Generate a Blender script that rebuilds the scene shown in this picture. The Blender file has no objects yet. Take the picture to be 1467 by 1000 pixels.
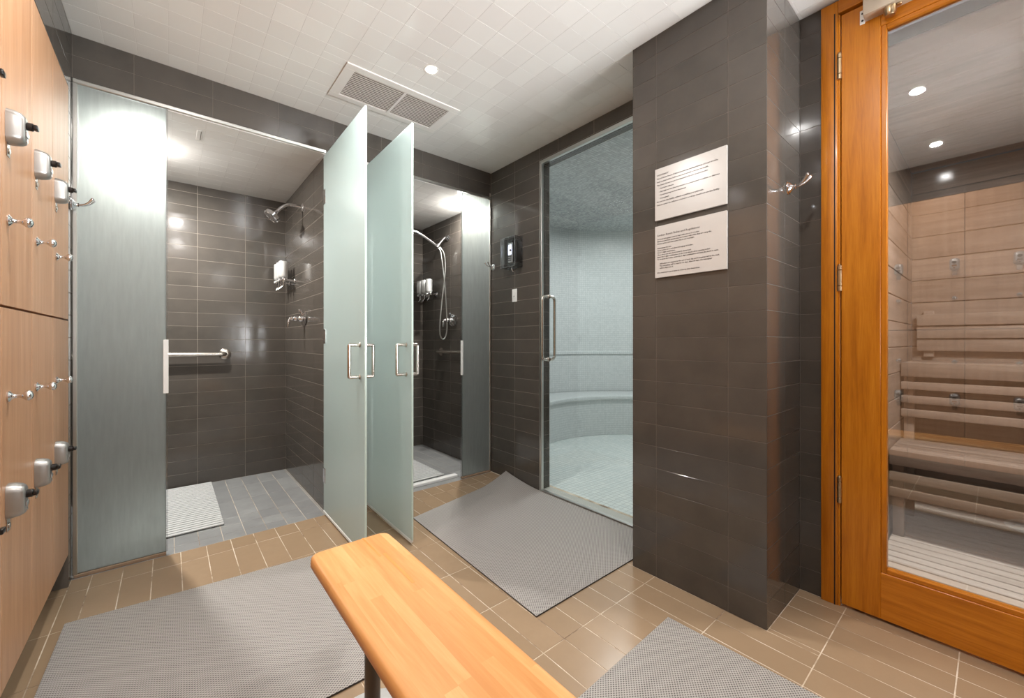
import bpy, bmesh, math, random
from mathutils import Vector, Matrix
random.seed(7)
PI = math.pi
S = bpy.context.scene
COL = S.collection

# ---------------------------------------------------------------- camera
H = 1.08; FPX = 583.0; YAW = math.radians(40.1); YH = 490.0
cam_d = bpy.data.cameras.new('camera'); cam = bpy.data.objects.new('camera', cam_d)
COL.objects.link(cam); S.camera = cam
cam.location = (0, 0, H); cam.rotation_euler = (PI/2, 0, -YAW)
cam_d.sensor_width = 36.0; cam_d.lens = FPX/1467*36
cam_d.shift_y = -(500-YH)/1467; cam_d.clip_start = 0.02

# ---------------------------------------------------------------- world, exposure
w = bpy.data.worlds.new('world'); S.world = w; w.use_nodes = True
w.node_tree.nodes['Background'].inputs[0].default_value = (0.9, 0.93, 1, 1)
w.node_tree.nodes['Background'].inputs[1].default_value = 0.3
S.view_settings.view_transform = 'Standard'; S.view_settings.look = 'None'
S.view_settings.gamma = 1; S.view_settings.use_curve_mapping = False
S.view_settings.exposure = 0.16

def area(name, loc, size, power, rot=(0, 0, 0), col=(1, 0.97, 0.93), spread=None, shape='DISK', sy=None):
    d = bpy.data.lights.new(name, 'AREA'); d.shape = shape; d.size = size; d.energy = power; d.color = col
    if sy: d.size_y = sy
    if spread: d.spread = spread
    o = bpy.data.objects.new(name, d); COL.objects.link(o); o.location = loc; o.rotation_euler = rot
    return o
# added fill lights, unseen behind the camera, standing in for a bounced flash
area('added_flash_fill', (1.62, -1.7, 1.15), 1.0, 22, (math.radians(90+22), 0, math.radians(13)), (0.96, 0.98, 1.0), math.radians(64), 'RECTANGLE', 0.6)
area('added_ceiling_fill', (0.8, -0.9, 1.3), 1.6, 10, (math.radians(180), 0, 0), (0.96, 0.98, 1.0), None, 'RECTANGLE', 0.9)
area('added_room_fill', (0.85, -2.8, 1.3), 1.5, 34, (math.radians(180), 0, 0), (0.97, 0.98, 1.0), None, 'RECTANGLE', 1.0)
ROOM_LIGHTS = [(1.036, 1.877), (0.06, 1.62), (1.05, 0.28), (0.09, 0.27), (0.86, -3.0)]
for i, (lx, ly) in enumerate(ROOM_LIGHTS):
    area('ceiling_spot_glow', (lx, ly, 2.478), 0.06, (13 if ly > 1 else 9.5), (0, 0, 0), (1, 0.975, 0.945))
area('shower_spot_glow', (-0.12, 3.26, 2.252), 0.06, 42, (0, 0, 0), (1, 0.97, 0.92))
area('shower_spot_glow', (1.93, 2.95, 2.252), 0.06, 24, (0, 0, 0), (1, 0.97, 0.92))
def lamp(name, loc, power, r=0.03, col=(1, 0.975, 0.94)):
    d = bpy.data.lights.new(name, 'POINT'); d.energy = power; d.shadow_soft_size = r; d.color = col
    o = bpy.data.objects.new(name, d); COL.objects.link(o); o.location = loc; return o
lamp('added_shower_fill', (-0.12, 3.26, 2.17), 5, 0.04); lamp('added_shower_fill', (1.93, 2.95, 2.17), 5, 0.04)  # added point lights under the shower downlights, to brighten the ceiling around them
area('steam_room_glow', (3.5, 2.3, 2.44), 0.5, 25, (0, 0, 0), (0.97, 1.0, 1.0))
area('sauna_glow', (2.62, -0.35, 2.2), 0.35, 56, (0, 0, 0), (1, 0.94, 0.88))

# ---------------------------------------------------------------- helpers
F3 = Vector((math.sin(YAW), math.cos(YAW), 0)); R3 = Vector((math.cos(YAW), -math.sin(YAW), 0))
def project(p):
    q = Vector(p) - Vector((0, 0, H)); d = q.dot(F3)
    if d < 0.05: return None
    return 733.5 + FPX*q.dot(R3)/d, YH - FPX*q.z/d, d

def link(o, parent=None):
    COL.objects.link(o)
    if parent is not None: o.parent = parent
    return o
def tag(o, label=None, cat=None, group=None, kind=None):
    if label: o['label'] = label
    if cat: o['category'] = cat
    if group: o['group'] = group
    if kind: o['kind'] = kind
    return o
def thing(name, label, cat, loc=(0, 0, 0), rz=0, group=None):
    o = bpy.data.objects.new(name, None); o.empty_display_size = 0.05; COL.objects.link(o)
    o.location = loc; o.rotation_euler = (0, 0, rz)
    return tag(o, label, cat, group)
def finish(bm, name, mat, parent=None, smooth=None, kind=None, loc=None):
    me = bpy.data.meshes.new(name); bm.normal_update(); bm.to_mesh(me); bm.free()
    for m in (mat if isinstance(mat, (list, tuple)) else [mat]): me.materials.append(m)
    if smooth:
        me.polygons.foreach_set('use_smooth', [True]*len(me.polygons))
        me.set_sharp_from_angle(angle=math.radians(smooth))
    o = bpy.data.objects.new(name, me); link(o, parent)
    if loc: o.location = loc
    if kind: o['kind'] = kind
    return o
def NB(): return bmesh.new()
def box(bm, lo, hi, bev=0.0, seg=1, M=None, mi=0):
    lo = Vector(lo); hi = Vector(hi); c = (lo+hi)/2; s = hi-lo
    r = bmesh.ops.create_cube(bm, size=1, matrix=Matrix.Translation(c) @ Matrix.Diagonal((abs(s.x), abs(s.y), abs(s.z), 1)))
    vs = r['verts']; fs = {f for v in vs for f in v.link_faces}
    for f in fs: f.material_index = mi
    if bev > 0:
        es = list({e for v in vs for e in v.link_edges})
        rb = bmesh.ops.bevel(bm, geom=es, offset=bev, segments=seg, affect='EDGES', profile=0.5)
        vs = list({v for f in rb['faces'] for v in f.verts} | {v for v in vs if v.is_valid})
        for f in rb['faces']: f.material_index = mi
    if M: bmesh.ops.transform(bm, matrix=M, verts=vs)
    return vs
def axis_mat(p, d):
    d = Vector(d).normalized()
    return Matrix.Translation(Vector(p)) @ d.to_track_quat('Z', 'Y').to_matrix().to_4x4()
def lathe(bm, prof, p=(0, 0, 0), d=(0, 0, 1), n=20, sx=1, sy=1, mi=0):
    """prof: list of (radius, height) along d from p"""
    M = axis_mat(p, d); rings = []
    for r, z in prof:
        if r < 1e-5: rings.append([bm.verts.new(M @ Vector((0, 0, z)))])
        else: rings.append([bm.verts.new(M @ Vector((r*sx*math.cos(2*PI*k/n), r*sy*math.sin(2*PI*k/n), z))) for k in range(n)])
    for a, b in zip(rings, rings[1:]):
        for k in range(n):
            k2 = (k+1) % n
            if len(a) == 1 and len(b) == 1: continue
            if len(a) == 1: f = bm.faces.new((a[0], b[k2], b[k]))
            elif len(b) == 1: f = bm.faces.new((a[k], a[k2], b[0]))
            else: f = bm.faces.new((a[k], a[k2], b[k2], b[k]))
            f.material_index = mi
def cyl(bm, p, d, r, L, n=20, bev=0.0, mi=0):
    b = bev
    pr = [(0, 0), (r-b, 0), (r, b), (r, L-b), (r-b, L), (0, L)] if b else [(0, 0), (r, 0), (r, L), (0, L)]
    lathe(bm, pr, p, d, n, mi=mi)
def spline(pts, n=8):
    P = [Vector(p) for p in pts]; P = [2*P[0]-P[1]] + P + [2*P[-1]-P[-2]]; out = []
    for i in range(1, len(P)-2):
        a, b, c, d = P[i-1:i+3]
        for k in range(n):
            t = k/n
            out.append(0.5*((2*b)+(c-a)*t+(2*a-5*b+4*c-d)*t*t+(3*b-a-3*c+d)*t**3))
    out.append(P[-2]); return out
def tube(bm, pts, r, n=12, rs=None, caps=True):
    P = [Vector(p) for p in pts]; rings = []; up = None
    for i, p in enumerate(P):
        t = (P[min(i+1, len(P)-1)] - P[max(i-1, 0)]).normalized()
        if up is None:
            up = Vector((0, 0, 1)) if abs(t.z) < 0.9 else Vector((1, 0, 0))
        a = t.cross(up).normalized(); b = a.cross(t).normalized(); up = b
        rr = rs[i] if rs else r
        rings.append([bm.verts.new(p + a*rr*math.cos(2*PI*k/n) + b*rr*math.sin(2*PI*k/n)) for k in range(n)])
    for A, B in zip(rings, rings[1:]):
        for k in range(n): bm.faces.new((A[k], A[(k+1) % n], B[(k+1) % n], B[k]))
    if caps: bm.faces.new(rings[0][::-1]); bm.faces.new(rings[-1])
def rounded_path(pts, r, n=5):
    P = [Vector(p) for p in pts]; out = [P[0]]
    for a, b, c in zip(P, P[1:], P[2:]):
        u = (a-b).normalized(); v = (c-b).normalized()
        s, e = b+u*r, b+v*r
        for k in range(n+1):
            t = k/n; out.append(s.lerp(b, t).lerp(b.lerp(e, t), t))
    out.append(P[-1]); return out

# ---------------------------------------------------------------- materials
def srgb(r, g, b):
    f = lambda c: (c/255/12.92 if c/255 <= 0.04045 else ((c/255+0.055)/1.055)**2.4)
    return (f(r), f(g), f(b), 1)
class MT:
    def __init__(s, name):
        s.m = bpy.data.materials.new(name); s.m.use_nodes = True; s.t = s.m.node_tree
        s.b = s.t.nodes['Principled BSDF']; s.out = s.t.nodes['Material Output']
    def n(s, typ, **k):
        nd = s.t.nodes.new(typ)
        for a, v in k.items(): setattr(nd, a, v)
        return nd
    def l(s, a, b): s.t.links.new(a, b)
    def val(s, x):
        return x
    def math(s, op, a, b=None, c=None):
        nd = s.n('ShaderNodeMath', operation=op)
        for i, v in enumerate((a, b, c)):
            if v is None: continue
            if isinstance(v, (int, float)): nd.inputs[i].default_value = v
            else: s.l(v, nd.inputs[i])
        return nd.outputs[0]
    def mix(s, f, a, b):
        nd = s.n('ShaderNodeMix', data_type='RGBA')
        if isinstance(f, (int, float)): nd.inputs[0].default_value = f
        else: s.l(f, nd.inputs[0])
        for i, v in ((6, a), (7, b)):
            if isinstance(v, tuple): nd.inputs[i].default_value = v
            else: s.l(v, nd.inputs[i])
        return nd.outputs[2]
    def noise(s, scale, detail=3, vec=None, rough=0.55, dist=0.0):
        nd = s.n('ShaderNodeTexNoise'); nd.inputs['Scale'].default_value = scale
        nd.inputs['Detail'].default_value = detail; nd.inputs['Roughness'].default_value = rough
        nd.inputs['Distortion'].default_value = dist
        if vec is not None: s.l(vec, nd.inputs['Vector'])
        return nd.outputs[0]
    def pos(s): return s.n('ShaderNodeNewGeometry').outputs['Position']
    def obj(s): return s.n('ShaderNodeTexCoord').outputs['Object']
    def uv(s): return s.n('ShaderNodeTexCoord').outputs['UV']
    def mapping(s, vec, scale=(1, 1, 1), rot=(0, 0, 0), loc=(0, 0, 0)):
        nd = s.n('ShaderNodeMapping'); nd.inputs['Scale'].default_value = scale
        nd.inputs['Rotation'].default_value = rot; nd.inputs['Location'].default_value = loc
        s.l(vec, nd.inputs['Vector']); return nd.outputs[0]
    def rnd(s): return s.n('ShaderNodeObjectInfo').outputs['Random']
    def ramp(s, f, stops):
        nd = s.n('ShaderNodeValToRGB'); s.l(f, nd.inputs[0]); e = nd.color_ramp.elements
        while len(e) < len(stops): e.new(0.5)
        for el, (p, c) in zip(e, stops): el.position = p; el.color = c
        return nd.outputs[0]
    def bump(s, h, st=0.3, dist=0.002):
        nd = s.n('ShaderNodeBump'); nd.inputs['Strength'].default_value = st; nd.inputs['Distance'].default_value = dist
        s.l(h, nd.inputs['Height']); s.l(nd.outputs[0], s.b.inputs['Normal']); return nd
    def base(s, c):
        if isinstance(c, tuple): s.b.inputs['Base Color'].default_value = c
        else: s.l(c, s.b.inputs['Base Color'])
    def set(s, **k):
        for a, v in k.items():
            i = s.b.inputs[a.replace('_', ' ')]
            if isinstance(v, (int, float, tuple)): i.default_value = v
            else: s.l(v, i)
def plain(name, c, rough=0.5, metal=0.0, spec=0.5, noise=0.0):
    t = MT(name); t.set(Roughness=rough, Metallic=metal, Specular_IOR_Level=spec)
    if noise:
        f = t.noise(9, 4, t.pos()); t.base(t.mix(f, tuple(x*(1-noise) for x in c[:3])+(1,), tuple(min(1, x*(1+noise)) for x in c[:3])+(1,)))
    else: t.base(c)
    return t.m

def tile_mat(name, c0, c1, rough, nz=6.0, stain=None, bump=0.05, spec=0.5, lo=0.35, hi=0.65):
    t = MT(name); r = t.rnd(); p = t.pos()
    base = t.mix(r, c0, c1)
    f = t.noise(nz, 4, p, 0.6); f2 = t.ramp(f, [(lo, (0, 0, 0, 1)), (hi, (1, 1, 1, 1))])
    if stain: base = t.mix(t.math('MULTIPLY', f2, 0.55), base, stain)
    t.base(base)
    rn = t.noise(9, 2, p); t.set(Roughness=t.math('MULTIPLY_ADD', rn, rough*0.4, rough*0.8), Specular_IOR_Level=spec)
    t.bump(t.noise(7, 2, p), bump, 0.01)
    return t.m
M_dark = tile_mat('dark_glazed_tile', srgb(70, 66, 61), srgb(78, 73, 68), 0.12, 8, srgb(86, 80, 74), 0.07)
M_floor = tile_mat('brown_floor_tile', srgb(154, 131, 105), srgb(165, 141, 114), 0.24, 16, srgb(147, 124, 99), 0.05, 0.5, 0.15, 0.85)
M_grey = tile_mat('grey_floor_tile', srgb(136, 137, 137), srgb(150, 151, 150), 0.33, 7, srgb(122, 123, 123), 0.08)
M_white = tile_mat('white_ceiling_tile', srgb(226, 223, 219), srgb(231, 229, 225), 0.16, 2, None, 0.03)
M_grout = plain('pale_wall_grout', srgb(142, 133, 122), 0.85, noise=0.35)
M_grout_dark = plain('shaded_wall_grout', srgb(104, 96, 88), 0.85, noise=0.4)  # darker copy of the pale grout, shade put into its colour
def floor_grout():
    t = MT('floor_grout'); f = t.noise(5, 4, t.pos(), 0.7)
    t.base(t.ramp(f, [(0.36, srgb(222, 210, 194)), (0.52, srgb(196, 178, 154)), (0.64, srgb(122, 100, 80))])); t.set(Roughness=0.8)
    return t.m
M_fgrout = floor_grout()
M_cgrout = plain('ceiling_grout', srgb(216, 213, 209), 0.7)
M_paint = plain('warm_painted_wall', srgb(190, 176, 160), 0.7)
M_chrome = plain('polished_chrome', srgb(225, 225, 228), 0.06, 1.0)
M_nickel = plain('brushed_nickel', srgb(205, 198, 190), 0.24, 1.0)
M_steel = plain('satin_steel_channel', srgb(208, 208, 204), 0.3, 1.0)
M_zinc = plain('cast_zinc_lock', srgb(176, 174, 171), 0.36, 0.8)
M_black = plain('black_plastic', srgb(26, 25, 25), 0.3)
M_toe = plain('black_toe_kick', srgb(30, 26, 24), 0.35)
M_silicone = plain('white_silicone_sweep', srgb(226, 228, 226), 0.4)
M_whiteplastic = plain('white_plastic', srgb(232, 232, 230), 0.3)
M_bead = plain('black_rubber_gasket', srgb(36, 24, 18), 0.7)
M_brass = plain('aged_brass_hinge', srgb(196, 172, 138), 0.28, 1.0)
M_pole = plain('dark_painted_steel_leg', srgb(92, 84, 76), 0.35, 0.4)
M_castbase = plain('pale_cast_base', srgb(190, 190, 188), 0.5, 0.1, noise=0.08)
M_closer = plain('closer_beige_enamel', srgb(196, 184, 166), 0.4, 0.3)
M_dispenser = plain('satin_silver_plastic', srgb(206, 206, 204), 0.28, 0.35)
M_sign = plain('white_sign_board', srgb(196, 192, 188), 0.22)
M_ink = plain('grey_sign_print', srgb(92, 87, 84), 0.5)
M_core = plain('wall_core', srgb(70, 62, 56), 0.8)
M_rust = plain('stained_threshold_grout', srgb(150, 126, 104), 0.8, noise=0.5)

def wood(name, c_lo, c_mid, c_hi, axis='Z', sc=1.0, rough=0.35, spec=0.4, grain=0.5, rnd=0.25, coat=0.0):
    t = MT(name); p = t.pos(); k = {'X': (0.06, 1, 1), 'Y': (1, 0.06, 1), 'Z': (1, 1, 0.06)}[axis]
    r = t.rnd()
    off = t.n('ShaderNodeVectorMath', operation='ADD'); t.l(p, off.inputs[0])
    cmb = t.n('ShaderNodeCombineXYZ'); m = t.math('MULTIPLY', r, 7.0)
    for i in range(3): t.l(m, cmb.inputs[i])
    t.l(cmb.outputs[0], off.inputs[1])
    v = t.mapping(off.outputs[0], tuple(q*sc for q in k))
    a = t.noise(38, 5, v, 0.65, 0.4); b = t.noise(210, 3, v, 0.6)
    f = t.math('ADD', t.math('MULTIPLY', a, 1-grain*0.35), t.math('MULTIPLY', b, grain*0.35))
    f = t.math('ADD', f, t.math('MULTIPLY', t.math('SUBTRACT', r, 0.5), rnd))
    t.base(t.ramp(f, [(0.3, c_lo), (0.5, c_mid), (0.72, c_hi)]))
    t.set(Roughness=rough, Specular_IOR_Level=spec, Coat_Weight=coat, Coat_Roughness=0.12)
    t.bump(b, 0.05, 0.001)
    return t.m
M_locker = wood('locker_wood_laminate', srgb(172, 128, 94), srgb(187, 143, 108), srgb(199, 158, 125), 'Z', 0.8, 0.4, 0.35, 0.5, 0.1)
M_doorV = wood('orange_varnished_wood_upright', srgb(162, 92, 12), srgb(192, 116, 20), srgb(210, 136, 34), 'Z', 1.1, 0.32, 0.3, 0.7, 0.06, 0.05)
M_doorH = wood('orange_varnished_wood_rail', srgb(162, 92, 16), srgb(192, 116, 26), srgb(210, 136, 42), 'Y', 1.1, 0.32, 0.3, 0.6, 0.06, 0.05)
M_bench = wood('butcher_block_maple', srgb(197, 135, 76), srgb(209, 150, 91), srgb(220, 167, 110), 'Y', 0.9, 0.42, 0.3, 0.35, 0.26, 0.0)
M_benchdark = wood('darker_maple_lamella', srgb(190, 118, 52), srgb(208, 138, 66), srgb(224, 158, 84), 'Y', 0.9, 0.32, 0.4, 0.5, 0.1, 0.2)
M_sauna = wood('sauna_softwood', srgb(120, 108, 98), srgb(143, 130, 119), srgb(160, 147, 136), 'Y', 0.7, 0.5, 0.3, 0.5, 0.25)
M_duck = wood('grey_duckboard_wood', srgb(186, 178, 168), srgb(204, 196, 186), srgb(218, 211, 202), 'Y', 0.7, 0.5, 0.3, 0.5, 0.25)

def fresnel(t):
    g = t.n('ShaderNodeNewGeometry'); ior = t.math('MULTIPLY_ADD', g.outputs['Backfacing'], 1/1.5-1.5, 1.5)
    fr = t.n('ShaderNodeFresnel'); t.l(ior, fr.inputs[0]); return fr
def frosted(name, opac, tint=(0.80, 0.90, 0.88, 1), rough=0.42, amp=0.16, tfrac=0.45, ior=1.12):
    t = MT(name)
    t.t.nodes.remove(t.b)
    df = t.n('ShaderNodeBsdfDiffuse'); df.inputs[0].default_value = tint
    tl = t.n('ShaderNodeBsdfTranslucent'); tl.inputs[0].default_value = tint
    rf = t.n('ShaderNodeBsdfRefraction'); rf.inputs['Color'].default_value = (0.93, 0.98, 0.965, 1); rf.inputs['Roughness'].default_value = rough; rf.inputs['IOR'].default_value = ior
    gl = t.n('ShaderNodeBsdfGlossy'); gl.inputs['Roughness'].default_value = 0.22
    m1 = t.n('ShaderNodeMixShader'); m1.inputs[0].default_value = tfrac; t.l(df.outputs[0], m1.inputs[1]); t.l(tl.outputs[0], m1.inputs[2])
    n = t.noise(70, 3, t.mapping(t.pos(), (1, 1, 0.12)))
    op = t.math('MULTIPLY_ADD', n, amp, opac-amp/2)
    m2 = t.n('ShaderNodeMixShader'); t.l(op, m2.inputs[0]); t.l(rf.outputs[0], m2.inputs[1]); t.l(m1.outputs[0], m2.inputs[2])
    fr = fresnel(t)
    m3 = t.n('ShaderNodeMixShader'); t.l(t.math('MULTIPLY', fr.outputs[0], 0.8), m3.inputs[0]); t.l(m2.outputs[0], m3.inputs[1]); t.l(gl.outputs[0], m3.inputs[2])
    t.l(m3.outputs[0], t.out.inputs[0]); return t.m
M_frost = frosted('frosted_glass', 0.74, (0.80, 0.89, 0.88, 1), 0.42, 0.16, 0.64)
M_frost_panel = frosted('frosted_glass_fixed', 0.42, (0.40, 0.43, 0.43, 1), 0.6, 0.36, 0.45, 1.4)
M_glassedge = plain('pale_green_glass_edge', srgb(206, 226, 220), 0.2)
def clear(name, tint, refl, rough=0.0):
    t = MT(name); t.t.nodes.remove(t.b)
    tr = t.n('ShaderNodeBsdfTransparent'); tr.inputs[0].default_value = tint
    gl = t.n('ShaderNodeBsdfGlossy'); gl.inputs['Roughness'].default_value = rough
    fr = fresnel(t)
    m = t.n('ShaderNodeMixShader'); t.l(t.math('ADD', t.math('MULTIPLY', fr.outputs[0], 0.8), refl), m.inputs[0])
    t.l(tr.outputs[0], m.inputs[1]); t.l(gl.outputs[0], m.inputs[2]); t.l(m.outputs[0], t.out.inputs[0]); return t.m
M_clear = clear('clear_tinted_glass', (0.965, 0.985, 0.984, 1), 0.01)
M_saunaglass = clear('reflective_tinted_glass', (0.84, 0.84, 0.84, 1), 0.17, 0.012)
M_acrylic = clear('clear_acrylic_cover', (0.90, 0.91, 0.92, 1), 0.06, 0.02)

def mosaic(name, c0, c1, g, size, rough=0.3, bump=0.3):
    t = MT(name); uv = t.uv()
    br = t.n('ShaderNodeTexBrick', offset=0.0, squash=1.0); t.l(uv, br.inputs['Vector'])
    br.inputs['Color1'].default_value = c0; br.inputs['Color2'].default_value = c1; br.inputs['Mortar'].default_value = g
    br.inputs['Scale'].default_value = 1.0; br.inputs['Mortar Size'].default_value = size*0.05
    br.inputs['Brick Width'].default_value = size; br.inputs['Row Height'].default_value = size; br.inputs['Mortar Smooth'].default_value = 0.2
    t.base(br.outputs[0]); t.set(Roughness=rough)
    inv = t.math('SUBTRACT', 1.0, br.outputs[1]); t.bump(inv, bump, 0.002)
    return t.m
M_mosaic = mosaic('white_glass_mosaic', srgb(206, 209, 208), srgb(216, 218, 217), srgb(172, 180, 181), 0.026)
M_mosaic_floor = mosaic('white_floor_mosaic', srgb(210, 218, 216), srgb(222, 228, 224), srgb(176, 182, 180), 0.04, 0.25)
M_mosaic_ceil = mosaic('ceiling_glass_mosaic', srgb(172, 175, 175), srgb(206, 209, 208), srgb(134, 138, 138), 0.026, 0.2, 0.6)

def mat_weave(name, c_hi, c_lo, pitch=0.0115):
    t = MT(name); o = t.obj(); sp = t.n('ShaderNodeSeparateXYZ'); t.l(o, sp.inputs[0])
    x, y = sp.outputs[0], sp.outputs[1]
    X_ = t.math('MULTIPLY', x, PI/(pitch*1.15)); Y_ = t.math('MULTIPLY', y, PI/(pitch*0.85))
    cc = t.math('ABSOLUTE', t.math('MULTIPLY', t.math('COSINE', X_), t.math('COSINE', Y_)))
    ss = t.math('ABSOLUTE', t.math('MULTIPLY', t.math('SINE', X_), t.math('SINE', Y_)))
    hn = t.math('SUBTRACT', 1.0, t.math('MAXIMUM', cc, ss))
    big = t.noise(3, 2, t.pos())
    col = t.ramp(hn, [(0.06, c_lo), (0.26, tuple(u*0.7+v*0.3 for u, v in zip(c_hi, c_lo))), (0.42, c_hi)])
    t.base(col); t.set(Roughness=0.42, Specular_IOR_Level=0.4); t.bump(hn, 0.7, 0.004)
    return t.m
M_mat = mat_weave('grey_woven_vinyl', srgb(184, 179, 174), srgb(84, 79, 76))
M_matedge = plain('dark_mat_edge', srgb(64, 60, 58), 0.6)
M_rib = plain('grey_pvc_rib', srgb(196, 197, 196), 0.45)
M_ribdark = plain('dark_mat_crosspiece', srgb(84, 84, 84), 0.6)
def emis(name, c, s):
    t = MT(name); t.base((0, 0, 0, 1)); t.b.inputs['Emission Color'].default_value = c; t.b.inputs['Emission Strength'].default_value = s; return t.m
M_lamp = emis('lit_lamp_face', (1, 0.97, 0.92, 1), 14)
M_screen = emis('lit_blue_white_screen', (0.85, 0.90, 1, 1), 2.2)
M_screenedge = emis('screen_blue_glow_edge', (0.12, 0.22, 0.9, 1), 0.8)
M_grille_dark = plain('dark_duct_void', srgb(92, 80, 70), 0.9)
M_slat = plain('offwhite_grille_slat', srgb(200, 192, 182), 0.5)
M_whitepaint = plain('white_enamel', srgb(226, 222, 217), 0.35)

# ---------------------------------------------------------------- tiles
_tile_cache = {}
def tile_mesh(wd, ht, th, bev, mat, name):
    key = (round(wd, 4), round(ht, 4), th, mat.name, name)
    if key in _tile_cache: return _tile_cache[key]
    a, b = wd/2, ht/2; c = bev
    vs = [(-a, -b, -th), (a, -b, -th), (a, b, -th), (-a, b, -th), (-a, -b, -c), (a, -b, -c), (a, b, -c), (-a, b, -c),
          (-a+c, -b+c, 0), (a-c, -b+c, 0), (a-c, b-c, 0), (-a+c, b-c, 0)]
    fs = [(0, 1, 5, 4), (1, 2, 6, 5), (2, 3, 7, 6), (3, 0, 4, 7), (4, 5, 9, 8), (5, 6, 10, 9), (6, 7, 11, 10), (7, 4, 8, 11), (8, 9, 10, 11), (3, 2, 1, 0)]
    me = bpy.data.meshes.new(name); me.from_pydata(vs, [], fs); me.materials.append(mat); me.update()
    _tile_cache[key] = me; return me
def sub_rect(r, h):
    x0, y0, x1, y1 = r; a0, b0, a1, b1 = h
    if a0 >= x1 or a1 <= x0 or b0 >= y1 or b1 <= y0: return [r]
    out = []
    if a0 > x0: out.append((x0, y0, a0, y1))
    if a1 < x1: out.append((a1, y0, x1, y1))
    m0, m1 = max(x0, a0), min(x1, a1)
    if b0 > y0: out.append((m0, y0, m1, b0))
    if b1 < y1: out.append((m0, b1, m1, y1))
    return out
def tiles(parent, name, O, U, V, ul, vl, mat, gap=0.0023, th=0.006, bev=0.0004, holes=(), limit=300, minpx=9, jit=0.0007, allow=True):
    """lays separate tiles on the plane O + u*U + v*V (normal U x V); past the limit they are joined as stuff"""
    O = Vector(O); U = Vector(U); V = Vector(V); N = U.cross(V)
    cells = []
    for a0, a1 in zip(ul, ul[1:]):
        for b0, b1 in zip(vl, vl[1:]):
            rs = [(a0, b0, a1, b1)]
            for h in holes: rs = [q for r in rs for q in sub_rect(r, h)]
            for (x0, y0, x1, y1) in rs:
                if x1-x0 > 0.008 and y1-y0 > 0.008: cells.append((x0, y0, x1, y1))
    sc = []
    for (x0, y0, x1, y1) in cells:
        ps = [project(O+U*u+V*v) for u, v in ((x0, y0), (x1, y0), (x1, y1), (x0, y1))]
        s = 0
        if all(ps):
            xs = [p[0] for p in ps]; ys = [p[1] for p in ps]
            if max(xs) > 0 and min(xs) < 1467 and max(ys) > 0 and min(ys) < 1000 and max(max(xs)-min(xs), max(ys)-min(ys)) >= minpx:
                A = 0.5*abs(sum(xs[i]*ys[(i+1) % 4]-xs[(i+1) % 4]*ys[i] for i in range(4)))
                s = A
        sc.append(s)
    order = sorted(range(len(cells)), key=lambda i: -sc[i])
    pick = {i for i in order[:limit] if sc[i] > 0} if allow else set()
    R0 = Matrix((U, V, N)).transposed().to_4x4(); rest = NB(); nrest = 0
    for i, (x0, y0, x1, y1) in enumerate(cells):
        c = O + U*((x0+x1)/2) + V*((y0+y1)/2)
        J = Matrix.Rotation(random.gauss(0, jit), 4, 'X') @ Matrix.Rotation(random.gauss(0, jit), 4, 'Y')
        M = Matrix.Translation(c) @ R0 @ J
        me = tile_mesh(x1-x0-gap, y1-y0-gap, th, bev, mat, name)
        if i in pick:
            o = bpy.data.objects.new(name, me); COL.objects.link(o); o.parent = parent; o.matrix_basis = M
        else:
            n0 = len(rest.verts); rest.from_mesh(me); rest.verts.ensure_lookup_table()
            bmesh.ops.transform(rest, matrix=M, verts=rest.verts[n0:]); nrest += 1
    if nrest: finish(rest, 'joined_'+name+'s', mat, parent, kind='stuff')
    else: rest.free()
def frange(a, b, s):
    out = []; x = a
    while x < b-1e-6: out.append(round(x, 5)); x += s
    out.append(b); return out
def struct(name, boxes, mat, label=None):
    bm = NB()
    for lo, hi in boxes: box(bm, lo, hi)
    o = finish(bm, name, mat); o['kind'] = 'structure'
    if label: o['label'] = label
    return o
def clipl(ls, a, b): return [a] + [x for x in ls if a+0.012 < x < b-0.012] + [b]

XL, XR, YB, YS, ZC, ZS = -0.34, 2.056, 2.715, 3.887, 2.487, 2.262
G = 0.0009           # tiles stand this proud of the grout bed
DX0, DX1 = 0.757, 0.985
XC = 1.71; YC0, YC1 = 0.55, 1.127
XSN = 2.11
YREAR = -4.2
rows = frange(0, ZC, 0.1)
# ---------------------------------------------------------------- floor
fx = [XL+0.0] + [-0.272+0.1055*k for k in range(0, 24)]
floor = struct('floor', [((-0.42, YREAR, -0.06), (2.2, 3.95, -G))], M_fgrout)
fy = [2.56-0.31*k for k in range(0, 22)][::-1]
tiles(floor, 'floor_tile', (0, 0, 0), (1, 0, 0), (0, 1, 0), clipl(fx, XL-0.06, XSN), clipl(fy, YREAR, YB-0.018), M_floor, 0.0036, 0.004, 0.0004,
      holes=[(XC, YC0, XSN, YC1), (XR, YC1, XSN, YB)], minpx=7, jit=0.0009)
gy = [YB-0.018, 2.79, 2.905, 3.03, 3.34, 3.65, YS]
gx = [0.02+0.1035*k for k in range(-4, 22)]
tiles(floor, 'shower_floor_tile', (0, 0, 0), (1, 0, 0), (0, 1, 0), clipl(gx, XL, DX0), gy, M_grey, 0.0022, 0.004, 0.0004, minpx=4)
tiles(floor, 'shower_floor_tile', (0, 0, 0), (1, 0, 0), (0, 1, 0), clipl(gx, DX1, 2.04), gy, M_grey, 0.0022, 0.004, 0.0004, minpx=4)
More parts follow.
